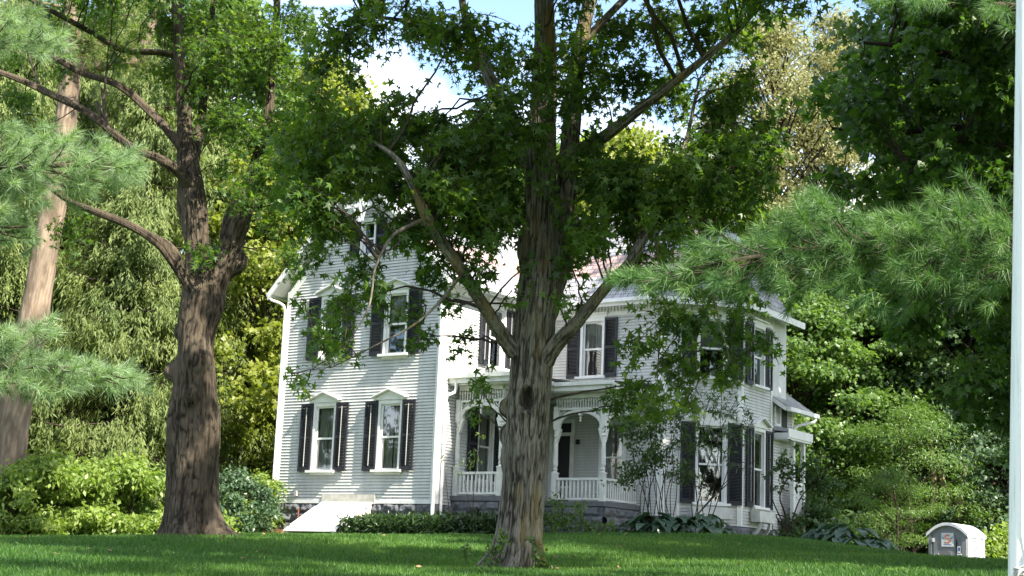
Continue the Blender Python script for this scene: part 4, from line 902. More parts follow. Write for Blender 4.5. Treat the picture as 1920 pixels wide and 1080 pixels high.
pine('white_pine_tree', 'white pine at the left edge reaching pale blue green boughs over the lawn', 9.0, -4.9,
     [dict(spine=[(-260, 330, 9, 0), (-60, 315, 7, 0), (90, 312, 5, -.1), (250, 305, 2, -.1)], blobs=[(-60, 300, 70, 70, 45), (20, 290, 70, 60, 60), (95, 290, 70, 55, 60), (170, 305, 60, 45, 45), (235, 305, 36, 38, 26), (60, 350, 90, 36, 40), (175, 345, 60, 26, 18)]),
      dict(spine=[(-260, 120, 7, .2), (-60, 80, 5, .2), (110, 80, 2, .2)], blobs=[(-40, 70, 60, 36, 26), (30, 70, 50, 36, 30), (90, 85, 40, 28, 24), (20, 30, 40, 24, 14)]),
      dict(spine=[(-260, 460, 6, -.2), (-80, 430, 4, -.2), (50, 425, 2, -.2)], blobs=[(-40, 420, 50, 40, 26), (20, 425, 40, 40, 34), (-20, 395, 40, 24, 14)]),
      dict(spine=[(-260, 720, 8, 0), (-60, 690, 6, 0), (110, 690, 4, -.1), (270, 700, 2, -.1)], blobs=[(-50, 690, 70, 50, 40), (20, 690, 70, 46, 60), (95, 695, 60, 38, 50), (165, 700, 60, 30, 40), (235, 705, 40, 20, 24), (30, 625, 60, 24, 26), (80, 615, 30, 16, 12)])],
     LM['pine'], 8.5, 1)
pine('white_pine_tree', 'white pine at the right edge with a long deep green bough before the bay', 8.2, 4.6,
     [dict(spine=[(2150, 500, 12, 0), (1900, 480, 9, 0), (1700, 465, 7, 0), (1500, 470, 6, -.1), (1330, 500, 4, -.1), (1175, 522, 2, -.15)],
           blobs=[(1170, 522, 26, 10, 14), (1225, 525, 40, 16, 26), (1290, 515, 50, 30, 42), (1360, 500, 60, 40, 60), (1430, 480, 60, 60, 70), (1510, 450, 60, 70, 90), (1535, 395, 36, 34, 30), (1600, 460, 70, 60, 80), (1690, 450, 70, 60, 80), (1770, 440, 70, 65, 80), (1850, 450, 60, 70, 70), (1930, 460, 60, 70, 50), (1820, 390, 60, 34, 26), (1450, 540, 80, 24, 30), (1580, 530, 90, 26, 30), (1720, 520, 90, 30, 34), (1840, 540, 60, 30, 24), (1660, 590, 70, 18, 10)]),
      dict(spine=[(2150, 20, 8, .4), (1900, 10, 6, .4), (1720, 5, 3, .4)], blobs=[(1860, 10, 50, 26, 16), (1740, 0, 60, 20, 16), (1650, 0, 40, 14, 8)])],
     LM['pinedark'], 8.0, -1)

def rtrunk(name, label, cat, Y0, L, bk, seed=31, base=None, segs=60, group=None):
    P = catmull(px_line(L, Y0), .08); base = P[0, :3].copy(); base[2] = gz(base[0], base[1]); P[:, :3] -= base
    root = empty(name, base, 0, label, cat, group); T = Tubes(); T.add(P, segs, furrows(24, 1.6, .018, .05, seed)); link('trunk', T.mesh('trunk'), bk, root); return root, base, P
YP = 38.0
rt, b0, P0 = rtrunk('leaning_pine_tree', 'leaning sunlit pine with pinkish grey trunk at the far left', 'tree', YP,
                    [(-8, 1010, 33), (8, 930, 31), (30, 760, 29), (62, 600, 27), (85, 470, 25), (105, 360, 24), (122, 240, 22), (131, 130, 20), (134, 20, 18), (130, -120, 15), (120, -300, 9), (112, -420, 4)], BK['pine'])
TW = Tubes(); tb = []; td = []
for (a, c, n) in (((134, 60), (245, 120), 30), ((133, 100), (300, 100), 40), ((134, 50), (260, 30), 40), ((131, -60), (300, -60), 40), ((125, -200), (-60, -160), 40), ((130, -120), (20, -60), 40), ((134, 20), (40, 10), 24), ((120, -300), (220, -320), 40)):
    p = at(*a, YP) - b0; q = at(*c, YP - .6) - b0; TW.add(np.hstack([np.linspace(p, q, 6) + rng.normal(0, .05, (6, 3)), np.linspace(.06, .015, 6)[:, None]]), 6)
    for k in range(n * 3): f = rng.random(); tb.append(p + (q - p) * f + rng.normal(0, .35, 3)); td.append(rng.normal(0, 1, 3) + np.array([0, 0, .3]))
cro = px_line([(133, 110, 14), (190, 118, 12), (240, 112, 11), (272, 90, 10), (285, 45, 9), (300, 20, 6)], YP); cro[:, :3] -= b0; CT = Tubes(); CT.add(catmull(cro, .1), 10)
cro = px_line([(131, 130, 14), (175, 125, 12), (225, 118, 12), (262, 112, 10), (272, 70, 8)], YP); cro[:, :3] -= b0; CT.add(catmull(cro, .1), 10); link('crooked_limb', CT.mesh('crooked_limb'), BK['pine'], rt)
link('branches', TW.mesh('branches'), BK['pine'], rt); link('needles', tufts_mesh('needles', np.array(tb), np.array(td), 34, .22, .008), LM['spruce'], rt)

# ------------------------------------------------------------------ background trees
def crown_mesh(name, seed, H, Rm, z0, nclump, npc, lsize, tpl, cr=.9, up=.5, shell=.75, egg=.5):
    g = np.random.default_rng(seed); global rng; keep = rng; rng = g; LV = Leaves(); TB = Tubes()
    ts = np.linspace(0, 1, 14); tr_ = np.stack([.25 * np.sin(ts * 3 + seed), .25 * np.cos(ts * 2.4 + seed) - .25 * math.cos(seed), ts * H * .92 - .2, .012 * H * (1 - ts * .9) + .02], 1); TB.add(tr_, 10)
    for k in range(nclump):
        z = z0 + (H - z0) * g.random() ** .9; f = (z - z0) / (H - z0); prof = math.sin(math.pi * min(1, (f * (1 - egg) + egg * f ** .6) * .92 + .08)) ** .7
        a = g.uniform(0, 2 * math.pi); r_ = Rm * prof * (g.uniform(shell, 1.05) if g.random() < .75 else g.uniform(.2, shell))
        c = np.array([math.cos(a) * r_, math.sin(a) * r_, z]); cs = cr * g.uniform(.6, 1.35); n = int(npc * g.uniform(.6, 1.3))
        s0 = tr_[min(13, int(max(0, (z - r_ * .5)) / (H * .92) * 13)), :3]; TB.add(np.hstack([np.linspace(s0, c, 4) + np.array([[0, 0, 0], [0, 0, .1], [0, 0, .1], [0, 0, 0]]), np.linspace(.05, .012, 4)[:, None] * H / 14]), 5)
        p = c + g.normal(0, 1, (n, 3)) * np.array([cs, cs, cs * .5]) * .46
        outw = unit(p - np.array([0, 0, z - cs]))
        LV.add(p, rand_unit(n) * .75 + outw * .35 + np.array([0, 0, up]), rand_unit(n) + np.array([0, 0, -.6]), lsize * g.uniform(.6, 1.3, n), np.clip(g.normal(g.uniform(.25, .75), .2, n), 0, 1))
    r = (TB.mesh(name + '_wood'), LV.mesh(name + '_leaves', tpl)); rng = keep; return r
VAR = {'a': crown_mesh('round_crown', 1, 12, 4.2, 2.0, 135, 270, .20, LOBED), 'b': crown_mesh('tall_crown', 2, 18, 4.0, 3.0, 165, 270, .21, LOBED, 1.0), 'c': crown_mesh('small_crown', 3, 5, 2.0, .8, 70, 150, .13, OVAL, .55),
       'w': crown_mesh('thin_crown', 5, 24, 4.6, 5.0, 260, 210, .17, OVAL, 1.0, .1), 'f': crown_mesh('feather_crown', 6, 5.5, 2.2, 2.0, 60, 260, .12, LONG, .6, .9), 's': crown_mesh('shrub_crown', 8, 2.2, 1.5, .15, 60, 130, .16, OVAL, .42, .4)}
VAR['h'] = crown_mesh('added_giant_crown', 9, 26.5, 5.6, 6, 330, 190, .30, LOBED, 1.25, egg=.9)  # crown of the added, unseen tree that keeps sun off wing and bay
VAR['k'] = crown_mesh('added_high_crown', 10, 21.5, 4.6, 10.5, 260, 190, .24, LOBED, 1.1, egg=.9)  # crown of the added tree, raised and sized to shade the bay
def bgtree(name, var, mat, px, Y, label, scale=1., cat='tree', group=None, wood='dark', X=None, sz=None, dz=0):
    x = at(px, 900, Y)[0] if X is None else X; z = float(gz(x, Y)) + dz
    r = empty(name, (x, Y, z - .1), rng.uniform(0, 6.28), label, cat, group); s_ = scale; r.scale = (s_, s_, s_ * (sz or 1))
    for nm, me, mm in (('trunk', VAR[var][0], BK[wood]), ('crown', VAR[var][1], LM[mat])):
        o = link(nm, me, None, r)
        if len(me.materials) == 0: me.materials.append(mm)
        o.material_slots[0].link = 'OBJECT'; o.material_slots[0].material = mm
    return r
G1 = 'woodland trees behind the house'
for (v, mt, px, Y, s_, sz, lab) in [
    ('a', 'yellowgreen', 462, 54, 1.0, 1.15, 'yellow green tree beside the left corner of the house'),
    ('b', 'yellowgreen', 560, 58, 1.0, 1.05, 'tall yellow green tree rising behind the gable peak at left'),
    ('a', 'mid', 640, 66, 1.2, 1.1, 'mid green tree behind the left roof slope'),
    ('b', 'mid', 905, 62, 1.0, .98, 'green tree whose top shows above the roof valley left of the big trunk'),
    ('a', 'bright', 800, 64, 1.05, 1.15, 'bright green tree behind the gable roof ridge'),
    ('b', 'bright', 1090, 64, .9, 1.1, 'bright green tree behind the wing roof right of the big trunk'),
    ('b', 'mid', 1010, 70, 1.05, 1.0, 'green tree directly behind the big trunk'),
    ('b', 'bright', 1350, 70, 1.05, 1.0, 'bright green tree behind the right roof hip'),
    ('a', 'yellowgreen', 1170, 60, 1.0, 1.42, 'yellowing tree behind the wing roof'),
    ('b', 'mid', 1270, 66, .9, 1.12, 'green tree behind the right end of the wing roof'),
    ('w', 'tan', 1445, 66, 1.05, 1.0, 'tall thin crowned tree with olive tan leaves, left of the pair'),
    ('w', 'tan', 1570, 68, 1.05, 1.04, 'tall thin crowned tree with olive tan leaves, right of the pair'),
    ('a', 'mid', 1500, 54, .85, 1.0, 'sunlit leafy tree just right of the bay eaves'),
    ('b', 'dark', 1590, 60, .95, .85, 'dark woodland tree behind the rear porch'),
    ('a', 'mid', 1625, 56, .85, 1.05, 'sunlit green tree left of the feathery tree'),
    ('b', 'dark', 1710, 62, 1.05, .9, 'dark woodland tree behind the feathery tree'),
    ('a', 'dark', 1800, 57, 1.0, 1.05, 'shaded woodland tree above the portable toilet'),
    ('b', 'dark', 1900, 55, 1.0, 1.0, 'shaded woodland tree behind the white pole'),
    ('a', 'blue', 1850, 50, .62, 1.05, 'grey green tree over the pale stems'),
    ('b', 'mid', 20, 68, 1.1, 1.2, 'green tree behind the spruces at far left'),
    ('b', 'mid', 350, 70, 1.2, 1.2, 'green tree behind the spruces near the old maple'),
    ('b', 'dark', 2040, 60, 1.1, 1.1, 'dark woodland tree off the right edge')]:
    bgtree('deciduous_tree', v, mt, px, Y, lab, s_, group=G1, sz=sz)
for (v, mt, x, y, s_, sz, lab) in [('h', 'dark', 16.8, 26.3, 1.0, 1.0, 'very tall unseen tree added outside the right edge to shade the wing and bay'), ('k', 'dark', 13.6, 37.3, 1.0, 1.0, 'high crowned tree added behind the maple at the right edge to shade the bay'), ('b', 'dark', 13.2, 17.3, 1.0, .8, 'unseen tree added outside the right edge to shade the lawn'), ('a', 'mid', -21, 37, 1.1, 1.2, 'tree outside the left edge beyond the pine'), ('b', 'mid', -27, 42, 1.0, 1.1, 'taller tree outside the left edge'),  # the first three are added to shade wing, bay and lawn
                              ('b', 'mid', -9, -22, 1.1, 1., 'roadside tree across the street, leftmost'), ('a', 'mid', 1, -20, 1.2, 1.1, 'roadside tree across the street, middle'), ('b', 'dark', 12, -24, 1., .9, 'roadside tree across the street, rightmost')]:
    bgtree('deciduous_tree', v, mt, 0, y, lab, s_, X=x, sz=sz)
bgtree('feathery_tree', 'f', 'mid', 1712, 49, 'light green feathery leaved tree, the taller of two', 1.15, wood='twig')
bgtree('feathery_tree', 'f', 'mid', 1672, 43, 'small feathery sapling left of the portable toilet', .62, wood='twig')
for (px, Y, s_, mt, lab) in [(25, 37, 1., 'bright', 'leafy bright bush at the far left edge of the lawn'), (95, 37.5, 1.2, 'bright', 'leafy bright bush right of the leaning pine trunk'), (165, 38.5, 1.1, 'bright', 'pale green bush in the middle of the left hedge'),
                             (235, 38.5, 1.15, 'bright', 'bright bush left of the old maple trunk'), (300, 39.5, .95, 'mid', 'green bush touching the old maple trunk on its left'), (445, 43, .8, 'blue', 'grey green bush just right of the old maple trunk'), (488, 45.5, .75, 'bright', 'bright bush by the left corner of the house'),
                             (1885, 42.5, 1.0, 'bright', 'sunlit bush right of the portable toilet'), (1600, 50, 1.3, 'dark', 'dark bush behind the hostas at right'), (1690, 51, 1.3, 'dark', 'dark bush behind the sapling'), (1840, 53, 1.3, 'mid', 'bush behind the portable toilet'), (1520, 47, 1.0, 'dark', 'dark bush at the rear porch corner')]:
    bgtree('bush', 's', mt, px, Y, lab, s_ * (.78 if px < 350 else 1), 'bush', 'bushes along the edge of the lawn', 'twig', sz=1.05)

# dark maple hanging in from the right
YM = 27.0
mainM = [(2040, 1050, 46), (2045, 800, 42), (2040, 500, 38), (2030, 200, 32), (2025, -100, 24), (2020, -400, 12)]
limM = [[(2040, 420, 20, -.2), (1960, 330, 16, -.5), (1880, 275, 12, -.8), (1810, 262, 9, -1.), (1760, 275, 8, -1.1), (1705, 330, 6, -1.2), (1680, 400, 4, -1.2)],
        [(2035, 250, 22, -.2), (1940, 170, 16, -.6), (1840, 120, 12, -1.), (1720, 90, 8, -1.3), (1620, 80, 4, -1.4)], [(2035, 330, 20, .2), (1930, 260, 15, .6), (1800, 240, 10, 1.), (1660, 250, 6, 1.3), (1560, 240, 4, 1.4)],
        [(2030, 100, 18), (1920, 0, 13, .2), (1800, -80, 8, .4)], [(2040, 600, 20, .3), (1960, 560, 15, .8), (1840, 590, 9, 1.4)], [(2035, 300, 20), (2140, 200, 14), (2250, 150, 8)], [(2030, 0, 18), (2130, -120, 12), (2240, -180, 7)]]
blM = []
for (x0, x1, y0, y1, n, dm) in ((1640, 1900, -20, 100, 16, 1.), (1620, 1900, 90, 230, 22, 1.), (1640, 1900, 220, 360, 22, .95), (1560, 1660, 150, 260, 6, .7), (1500, 1620, 110, 250, 5, .45), (1680, 1920, 360, 640, 26, .9), (1780, 1920, 640, 820, 10, .8), (1900, 2300, -350, 700, 60, .8), (1640, 2250, -420, -20, 46, .8), (1530, 1640, 330, 420, 4, .5)):
    for k in range(n): blM.append((rng.uniform(x0, x1), rng.uniform(y0, y1), rng.uniform(40, 65), rng.uniform(26, 42), dm, rng.uniform(-2.6, 2.6)))
for k in range(30):   # side of its crown over the lawn, filled out above the picture for shade
    q = np.array([rng.uniform(5.5, 10), rng.uniform(20, 25.5), 0]); q[2] = 1.6 + .44 * q[1] + rng.uniform(.2, 3.2)
    d_ = q - EYE; c_ = d_ @ _fw; blM.append((960 + FPX * (d_ @ _r) / c_, 540 - FPX * (d_ @ _u) / c_, 85, 60, .8, q[1] - YM))
mb_ = at(2040, 1050, YM); mb_[2] = gz(mb_[0], mb_[1])
hero('maple_tree', 'dark shady maple whose crown hangs in from the right edge', 'tree', YM, [mainM], limM, BK['dark'], furrows(24, 1.6, .02, .06, 41), blM, LM['maple'], LOBED, .17, 4.2, 2., base=mb_, nseg=60)

# Norway spruces with hanging branchlets
def spruce_mesh(seed, H=20, Rm=4.4):
    g = np.random.default_rng(seed); global rng; keep = rng; rng = g; TB = Tubes(); ps = []; ns = []; fs = []; ss = []; tn = []
    ts = np.linspace(0, 1, 20); TB.add(np.stack([0 * ts, 0 * ts, ts * H - .2, .26 * (1 - ts * .95)], 1), 12)
    z = .8
    while z < H - .4:
        for k in range(7):
            a = g.uniform(0, 2 * math.pi); L = Rm * (1 - z / H) ** .8 * g.uniform(.65, 1.1) + .2; d = np.array([math.cos(a), math.sin(a), 0]); s_ = np.array([-d[1], d[0], 0])
            q = np.linspace(0, 1, 6)[:, None]; sp_ = d * L * q + np.array([0, 0, 1]) * (z + L * (-.32 * q + .26 * q**3)); TB.add(np.hstack([sp_, np.linspace(.05, .012, 6)[:, None]]), 4)
            nst = int(12 + L * 11); clump = g.uniform(.15, .85)
            for j in range(nst):
                f = g.uniform(.15, 1.02); o = d * L * f + s_ * g.normal(0, .22 + .10 * L * (1 - f)) + np.array([0, 0, z + L * (-.32 * f + .26 * f**3)])
                ln = g.uniform(.3, 1.0) * (.5 + .5 * min(1, L / 2.5)); m_ = int(7 + ln * 10); u_ = np.sort(g.random(m_))[:, None]
                dd = np.array([d[0] * .25 + g.normal(0, .15), d[1] * .25 + g.normal(0, .15), -1.]); ps.append(o + dd * ln * u_ + g.normal(0, .03, (m_, 3)))
                fw = dd * .9 + rand_unit(m_) * .55; fs.append(fw); ns.append(rand_unit(m_) * .6 + d * .8 + np.array([0, 0, .3])); ss.append(g.uniform(.13, .28, m_)); tn.append(np.clip(g.normal(clump, .18, m_), 0, 1))
        z += .48
    V = np.array([(0, 0, 0), (.10, .4, 0), (0, 1., -.05), (-.10, .4, 0)]); tpl = (V, np.array([(0, 1, 2), (0, 2, 3)]))
    r = (TB.mesh('spruce_wood'), leaves_mesh('spruce_foliage', tpl, np.concatenate(ps), np.concatenate(ns), np.concatenate(fs), np.concatenate(ss), np.concatenate(tn))); rng = keep; return r
VAR['p'] = spruce_mesh(4); VAR['q'] = spruce_mesh(14, 18, 4.0)
for (v, px, Y, s_, lab) in [('p', 215, 50, 1.0, 'drooping Norway spruce between the leaning pine and the old maple'), ('q', 60, 52, 1.05, 'drooping spruce behind the leaning pine trunk'), ('q', 330, 54, 1.1, 'drooping spruce behind the old maple trunk'),
                            ('p', -60, 49, 1.0, 'drooping spruce at the left edge'), ('q', 430, 60, .95, 'drooping spruce between the old maple and the house'), ('p', 140, 58, 1.2, 'tallest spruce in the second row at left')]:
    bgtree('spruce_tree', v, 'spruce', px, Y, lab, s_, group='spruces at the left')

# pale stems in the wood at right
for (L, lab) in (([(1745, 975, 7), (1752, 930, 6), (1750, 880, 5), (1745, 820, 4)], 'slim pale sunlit stem, left of three behind the toilet'), ([(1782, 975, 6), (1776, 930, 6), (1765, 890, 5), (1760, 830, 3)], 'slim pale sunlit stem, middle of three behind the toilet'), ([(1795, 975, 7), (1800, 930, 7), (1808, 885, 5), (1812, 820, 4)], 'slim pale sunlit stem, right of three behind the toilet')):
    r_, b1, P1_ = rtrunk('slim_tree', lab, 'tree', 49.0, L, BK['pale'], segs=12, group='pale stems in the wood')

# ------------------------------------------------------------------ garden plants round the house
def ground_at(lx, ly): p = hw(lx, ly); return np.array([p[0], p[1], float(gz(p[0], p[1]))])
def hosta(c, s_, label, n=34):
    g = []; TVs = []; TF = []
    u_ = np.linspace(0, 1, 7); wd = np.array([.03, .75, 1., .95, .75, .42, 0]); k0 = 0; tint = []
    for k in range(n):
        a = rng.uniform(0, 6.28); ring = rng.random(); L = s_ * rng.uniform(.30, .42); d = np.array([math.cos(a), math.sin(a), 0]); sd_ = np.array([-d[1], d[0], 0]); st = d * s_ * (.08 + .42 * ring)
        h = s_ * (.52 - .34 * ring)
        rows = []
        for i_, q in enumerate(u_):
            ctr = st + d * L * q + np.array([0, 0, h + L * (.28 * q - .75 * q * q)]); w2 = wd[i_] * L * .34
            rows += [ctr - sd_ * w2 + np.array([0, 0, .10 * w2]), ctr + np.array([0, 0, -.12 * w2]), ctr + sd_ * w2 + np.array([0, 0, .10 * w2])]
        TVs += rows
        for i_ in range(6):
            for j in range(2): b_ = k0 + i_ * 3 + j; TF.append((b_, b_ + 1, b_ + 4, b_ + 3)); 
        tint += [rng.random()] * 12; k0 += 21
    o = link('hosta_plant', np_mesh('hosta_plant', TVs, TF, tint, True), LM['hosta']); o.location = c; return tag(o, label, 'plant', 'hostas in the beds')
for (px, py, Y, s_, lab) in [(1225, 992, 39.0, .95, 'hosta below the wall left of the bay, leftmost of its clump'), (1265, 996, 39.0, .9, 'hosta in the middle of the clump below the bay'), (1318, 1000, 39.2, .95, 'hosta below the left window box of the bay'), (1195, 985, 39.6, .7, 'small hosta beside the porch foot'),
                             (1555, 1015, 40, 1.0, 'large hosta right of the house, leftmost of its clump'), (1598, 1022, 39.5, 1.1, 'large hosta in the middle of the right clump'), (1640, 1030, 39, .8, 'hosta at the right end of the right clump'), (1530, 1008, 41, .8, 'hosta close to the rear porch')]:
    p = at(px, py, Y); p[2] = float(gz(p[0], p[1])) - .02; hosta(p, s_ * 1.25, lab)
def leafy(name, label, cat, c, blobs, mat, tpl, lsize, stems=(), group=None, tw=.006, up=.5):
    root = empty(name, c, 0, label, cat, group); LV = Leaves(); TB = Tubes(); c = np.array(c)
    for s_ in stems: P = catmull(np.array(s_, float), .1); TB.add(P, 6)
    for (p, r, n, l) in blobs: spray(LV, TB, np.array(p), np.array(r), n, l, lsize, up, .1, (.6, 1.2), tw=tw)
    link('stems', TB.mesh('stems'), BK['twig'], root); link('foliage', LV.mesh('foliage', tpl), mat, root); return root
def px_plant(name, label, cat, Y, base_px, bl_, mat, tpl, lsize, stems, up=.5, group=None, dYr=.3):
    c = at(*base_px, Y); c[2] = float(gz(c[0], c[1])) - .03; s_ = Y / FPX; B_ = []; ST = []
    for (px, py, rx, ry, n, l) in bl_: q = at(px, py, Y + rng.uniform(-dYr, dYr)) - c; B_.append((q, (rx * s_, max(.12, rx * s_ * .7), ry * s_), n, l))
    for L in stems:
        P = px_line([(a, b_, r * .5) for a, b_, r in L], Y); P[:, :3] -= c; P[1:, 1] += rng.normal(0, .05, len(P) - 1); ST.append(P)
    return leafy(name, label, cat, c, B_, mat, tpl, lsize, ST, group, up=up)
sl_ = []
for k in range(17):
    x0 = rng.uniform(1195, 1285); x1 = x0 + rng.uniform(-38, 30); y1 = rng.uniform(770, 880); sl_.append([(x0, 990, 1.6), ((x0 * 2 + x1) / 3 + rng.uniform(-6, 6), 930, 1.5), ((x0 + x1 * 2) / 3 + rng.uniform(-8, 8), 875, 1.2), (x1, y1, .6)])
px_plant('stemmy_shrub', 'tall thin stemmed shrub with sparse leaves against the wall left of the bay', 'shrub', 39.4, (1240, 990),
         [(rng.uniform(1165, 1290), rng.uniform(770, 900), 24, 24, 7, 9) for k in range(44)] + [(1180, 900, 26, 14, 6, 8), (1165, 880, 20, 16, 4, 8)], LM['dark'], OVAL, .11, sl_)
sl_ = [[(1300, 985, 2), (1320, 900, 2), (1345, 820, 1.4), (1385, 740, .8)], [(1310, 985, 2), (1300, 880, 1.6), (1265, 780, .8)], [(1325, 985, 2), (1345, 870, 1.6), (1352, 730, .8)], [(1295, 980, 2), (1360, 905, 1.6), (1420, 860, .8)], [(1320, 980, 1.6), (1310, 850, 1.3), (1335, 730, .7)], [(1330, 985, 2), (1375, 850, 1.3), (1400, 760, .6)], [(1290, 985, 3), (1340, 930, 2.4), (1395, 880, 1)], [(1300, 985, 1.5), (1290, 860, 1.2), (1300, 770, .6)]]
px_plant('stemmy_shrub', 'bare branched shrub growing up before the large bay window', 'shrub', 39.0, (1310, 988), [(rng.uniform(1265, 1410), rng.uniform(730, 900), 26, 22, 5, 8) for k in range(34)], LM['dark'], LONG, .15, sl_)
sl_ = [[(1478, 1000, 3.5), (1470, 960, 3), (1462, 930, 2.5), (1480, 890, 1.5)], [(1478, 1000, 3), (1500, 935, 2.5), (1530, 900, 1.5)], [(1478, 1000, 3), (1445, 930, 2), (1450, 890, 1)], [(1478, 1000, 3), (1455, 965, 2.4), (1500, 980, 2)]]
px_plant('rhododendron', 'crooked stemmed rhododendron at the right corner of the bay', 'shrub', 41.0, (1478, 1005), [(1470, 880, 28, 26, 26, 9), (1510, 880, 34, 30, 34, 9), (1545, 900, 34, 34, 34, 9), (1480, 850, 26, 20, 8, 9), (1530, 850, 30, 20, 8, 9), (1560, 940, 30, 34, 12, 9), (1520, 935, 26, 26, 7, 9), (1455, 910, 14, 20, 5, 8)], LM['dark'], OVAL, .13, sl_)
px_plant('weed_clump', 'leafy green weeds between the big trunk and the porch', 'plant', 38.2, (1050, 1000), [(1030, 975, 28, 28, 34, 9), (1065, 978, 28, 26, 34, 9), (1100, 985, 28, 20, 30, 9), (1045, 942, 24, 24, 20, 8), (1130, 992, 24, 12, 18, 8), (1085, 950, 24, 22, 12, 8), (1150, 985, 12, 16, 6, 8)], LM['mid'], OVAL, .10, [[(1050, 1000, 1.5), (1055, 960, 1.2), (1050, 925, .7)], [(1085, 1000, 1.4), (1095, 960, 1.), (1090, 930, .6)]])
px_plant('tall_weed', 'tall thin weed rising before the left porch arch', 'plant', 39.5, (885, 985), [(905, 815, 10, 10, 2, 6), (897, 845, 16, 10, 3, 6), (880, 870, 14, 10, 3, 6), (900, 860, 14, 10, 2, 6), (868, 885, 12, 9, 2, 6)], LM['mid'], LONG, .13, [[(886, 985, 1.5), (888, 930, 1.4), (893, 870, 1.1), (907, 800, .6)], [(886, 970, 1.2), (870, 900, .8)]])
px_plant('tall_weed', 'weed leaning up the corner board beside the porch downspout', 'plant', 40.2, (835, 975), [(832, 855, 8, 10, 2, 5), (836, 835, 7, 9, 2, 5)], LM['mid'], LONG, .10, [[(845, 975, 1.3), (838, 920, 1.2), (832, 850, .6)]])
px_plant('vine', 'climbing vine with heart shaped leaves at the foot of the big trunk', 'plant', 19.0, (930, 1075), [(925, 1040, 14, 26, 10, 7), (935, 1010, 10, 18, 8, 6), (948, 1000, 12, 8, 4, 6), (915, 1062, 18, 10, 10, 6), (1010, 1050, 16, 20, 12, 7), (1002, 1020, 8, 20, 6, 6), (1024, 1060, 20, 10, 10, 6), (980, 1074, 34, 8, 12, 6)], LM['mid'], OVAL, .075, [[(920, 1075, 1.5), (926, 1040, 1.3), (938, 1005, 1), (950, 1000, .6)], [(1005, 1075, 1.5), (1004, 1040, 1.2), (1002, 1008, .6)]], dYr=.08)
px_plant('sapling', 'small light green seedling in the lawn left of the big trunk', 'plant', 20.5, (873, 1060), [(877, 1018, 8, 5, 2, 5), (872, 1028, 12, 5, 3, 5), (868, 1040, 11, 5, 2, 5), (878, 1050, 9, 4, 2, 5)], LM['mid'], OVAL, .085, [[(873, 1062, 1), (874, 1040, .9), (877, 1015, .5)]], dYr=.05)
px_plant('trunk_sprout', 'tuft of light green leaves sprouting from the knot of the big trunk', 'plant', 19.0, (958, 750), [(957, 745, 12, 14, 4, 6), (950, 752, 8, 5, 2, 5)], LM['bright'], OVAL, .06, [[(962, 765, 1), (958, 745, .6)]], dYr=.02) if False else None

def scatter_stuff(name, label, cat, poly_fn, n, mat, tpl, size, hgt, up=.8, seed=1):
    P = poly_fn(n); z = gz(P[:, 0], P[:, 1]); k = len(P); pos = np.stack([P[:, 0], P[:, 1], z + rng.random(k) ** .7 * hgt], 1)
    me = leaves_mesh(name, tpl, pos, rand_unit(k) * .6 + np.array([0, 0, up]), rand_unit(k), size * rng.uniform(.6, 1.3, k), rng.random(k))
    o = link(name, me, mat); tag(o, label, cat, kind='stuff'); return o
def bed(x0, x1, y0, y1):
    def f(n):
        q = np.stack([rng.uniform(x0, x1, n), rng.uniform(y0, y1, n)], 1); keep = vnoise(np.stack([q[:, 0] * 1.6, q[:, 1] * 1.6, 0 * q[:, 0]], 1), 5) * .5 + np.minimum(np.minimum(q[:, 0] - x0, x1 - q[:, 0]), np.minimum(q[:, 1] - y0, y1 - q[:, 1])) * 1.2 > .22
        q = q[keep]; return np.array([hw(a, b_) for a, b_ in q])
    return f
scatter_stuff('ground_cover', 'dark glossy ground cover bed along the foundation between bulkhead and trunk', 'ground cover', bed(-2.15, 2.6, -1.7, .65), 15000, LM['cover'], LONG, .18, .58, .5)
scatter_stuff('leaf_litter', 'brown fallen leaves along the foundation at the left corner', 'leaf litter', bed(-6.9, -3.9, -2.0, -.05), 5000, LM['litter'], LONG, .10, .035, 1.5)
scatter_stuff('ground_cover', 'low dark plants at the foot of the bay wall', 'ground cover', bed(3.6, 7.2, 3.4, 6.3), 3500, LM['cover'], OVAL, .11, .16, .6)
scatter_stuff('undergrowth', 'bright low undergrowth below the hedge at left', 'undergrowth', lambda n: np.stack([rng.uniform(-14, -7.2, n), 37.2 + rng.random(n) * 5], 1), 9000, LM['bright'], OVAL, .14, .55, .5)
scatter_stuff('undergrowth', 'dark low undergrowth at the woodland edge on the right', 'undergrowth', lambda n: np.stack([rng.uniform(8, 24, n), 44 + rng.random(n) * 12], 1), 14000, LM['dark'], OVAL, .17, .8, .5)

# ------------------------------------------------------------------ lawn
n = 420000
gy_ = 15 + 26 * rng.random(n) ** 1.35; gx_ = rng.uniform(-1, 1, n) * (gy_ * .40 + .8) + .2
hx = (gx_ - C0[0]) * FXv[0] + (gy_ - C0[1]) * FXv[1]; hy = (gx_ - C0[0]) * SYv[0] + (gy_ - C0[1]) * SYv[1]
bare = (hx > -7.2) & (hx < 8) & (hy > -1.9) & ~((hx > 2.8) & (hy < 3.0)); bare |= np.hypot(gx_ - lb_[0], gy_ - lb_[1]) < .95 + .9 * vnoise(np.stack([gx_, gy_, 0 * gx_], 1), 8); bare |= np.hypot(gx_ - cb[0], gy_ - cb[1]) < .42
patch = vnoise(np.stack([gx_ * .9, gy_ * .9, 0 * gx_], 1), 2); keep = ~bare & (rng.random(n) < .35 + patch)
gx_, gy_, patch = gx_[keep], gy_[keep], patch[keep]; k = len(gx_); gzv = gz(gx_, gy_)
h = (.045 + .05 * rng.random(k)) * (.75 + .5 * patch); az = rng.uniform(0, 2 * math.pi, k); wdt = .0055 + .004 * rng.random(k)
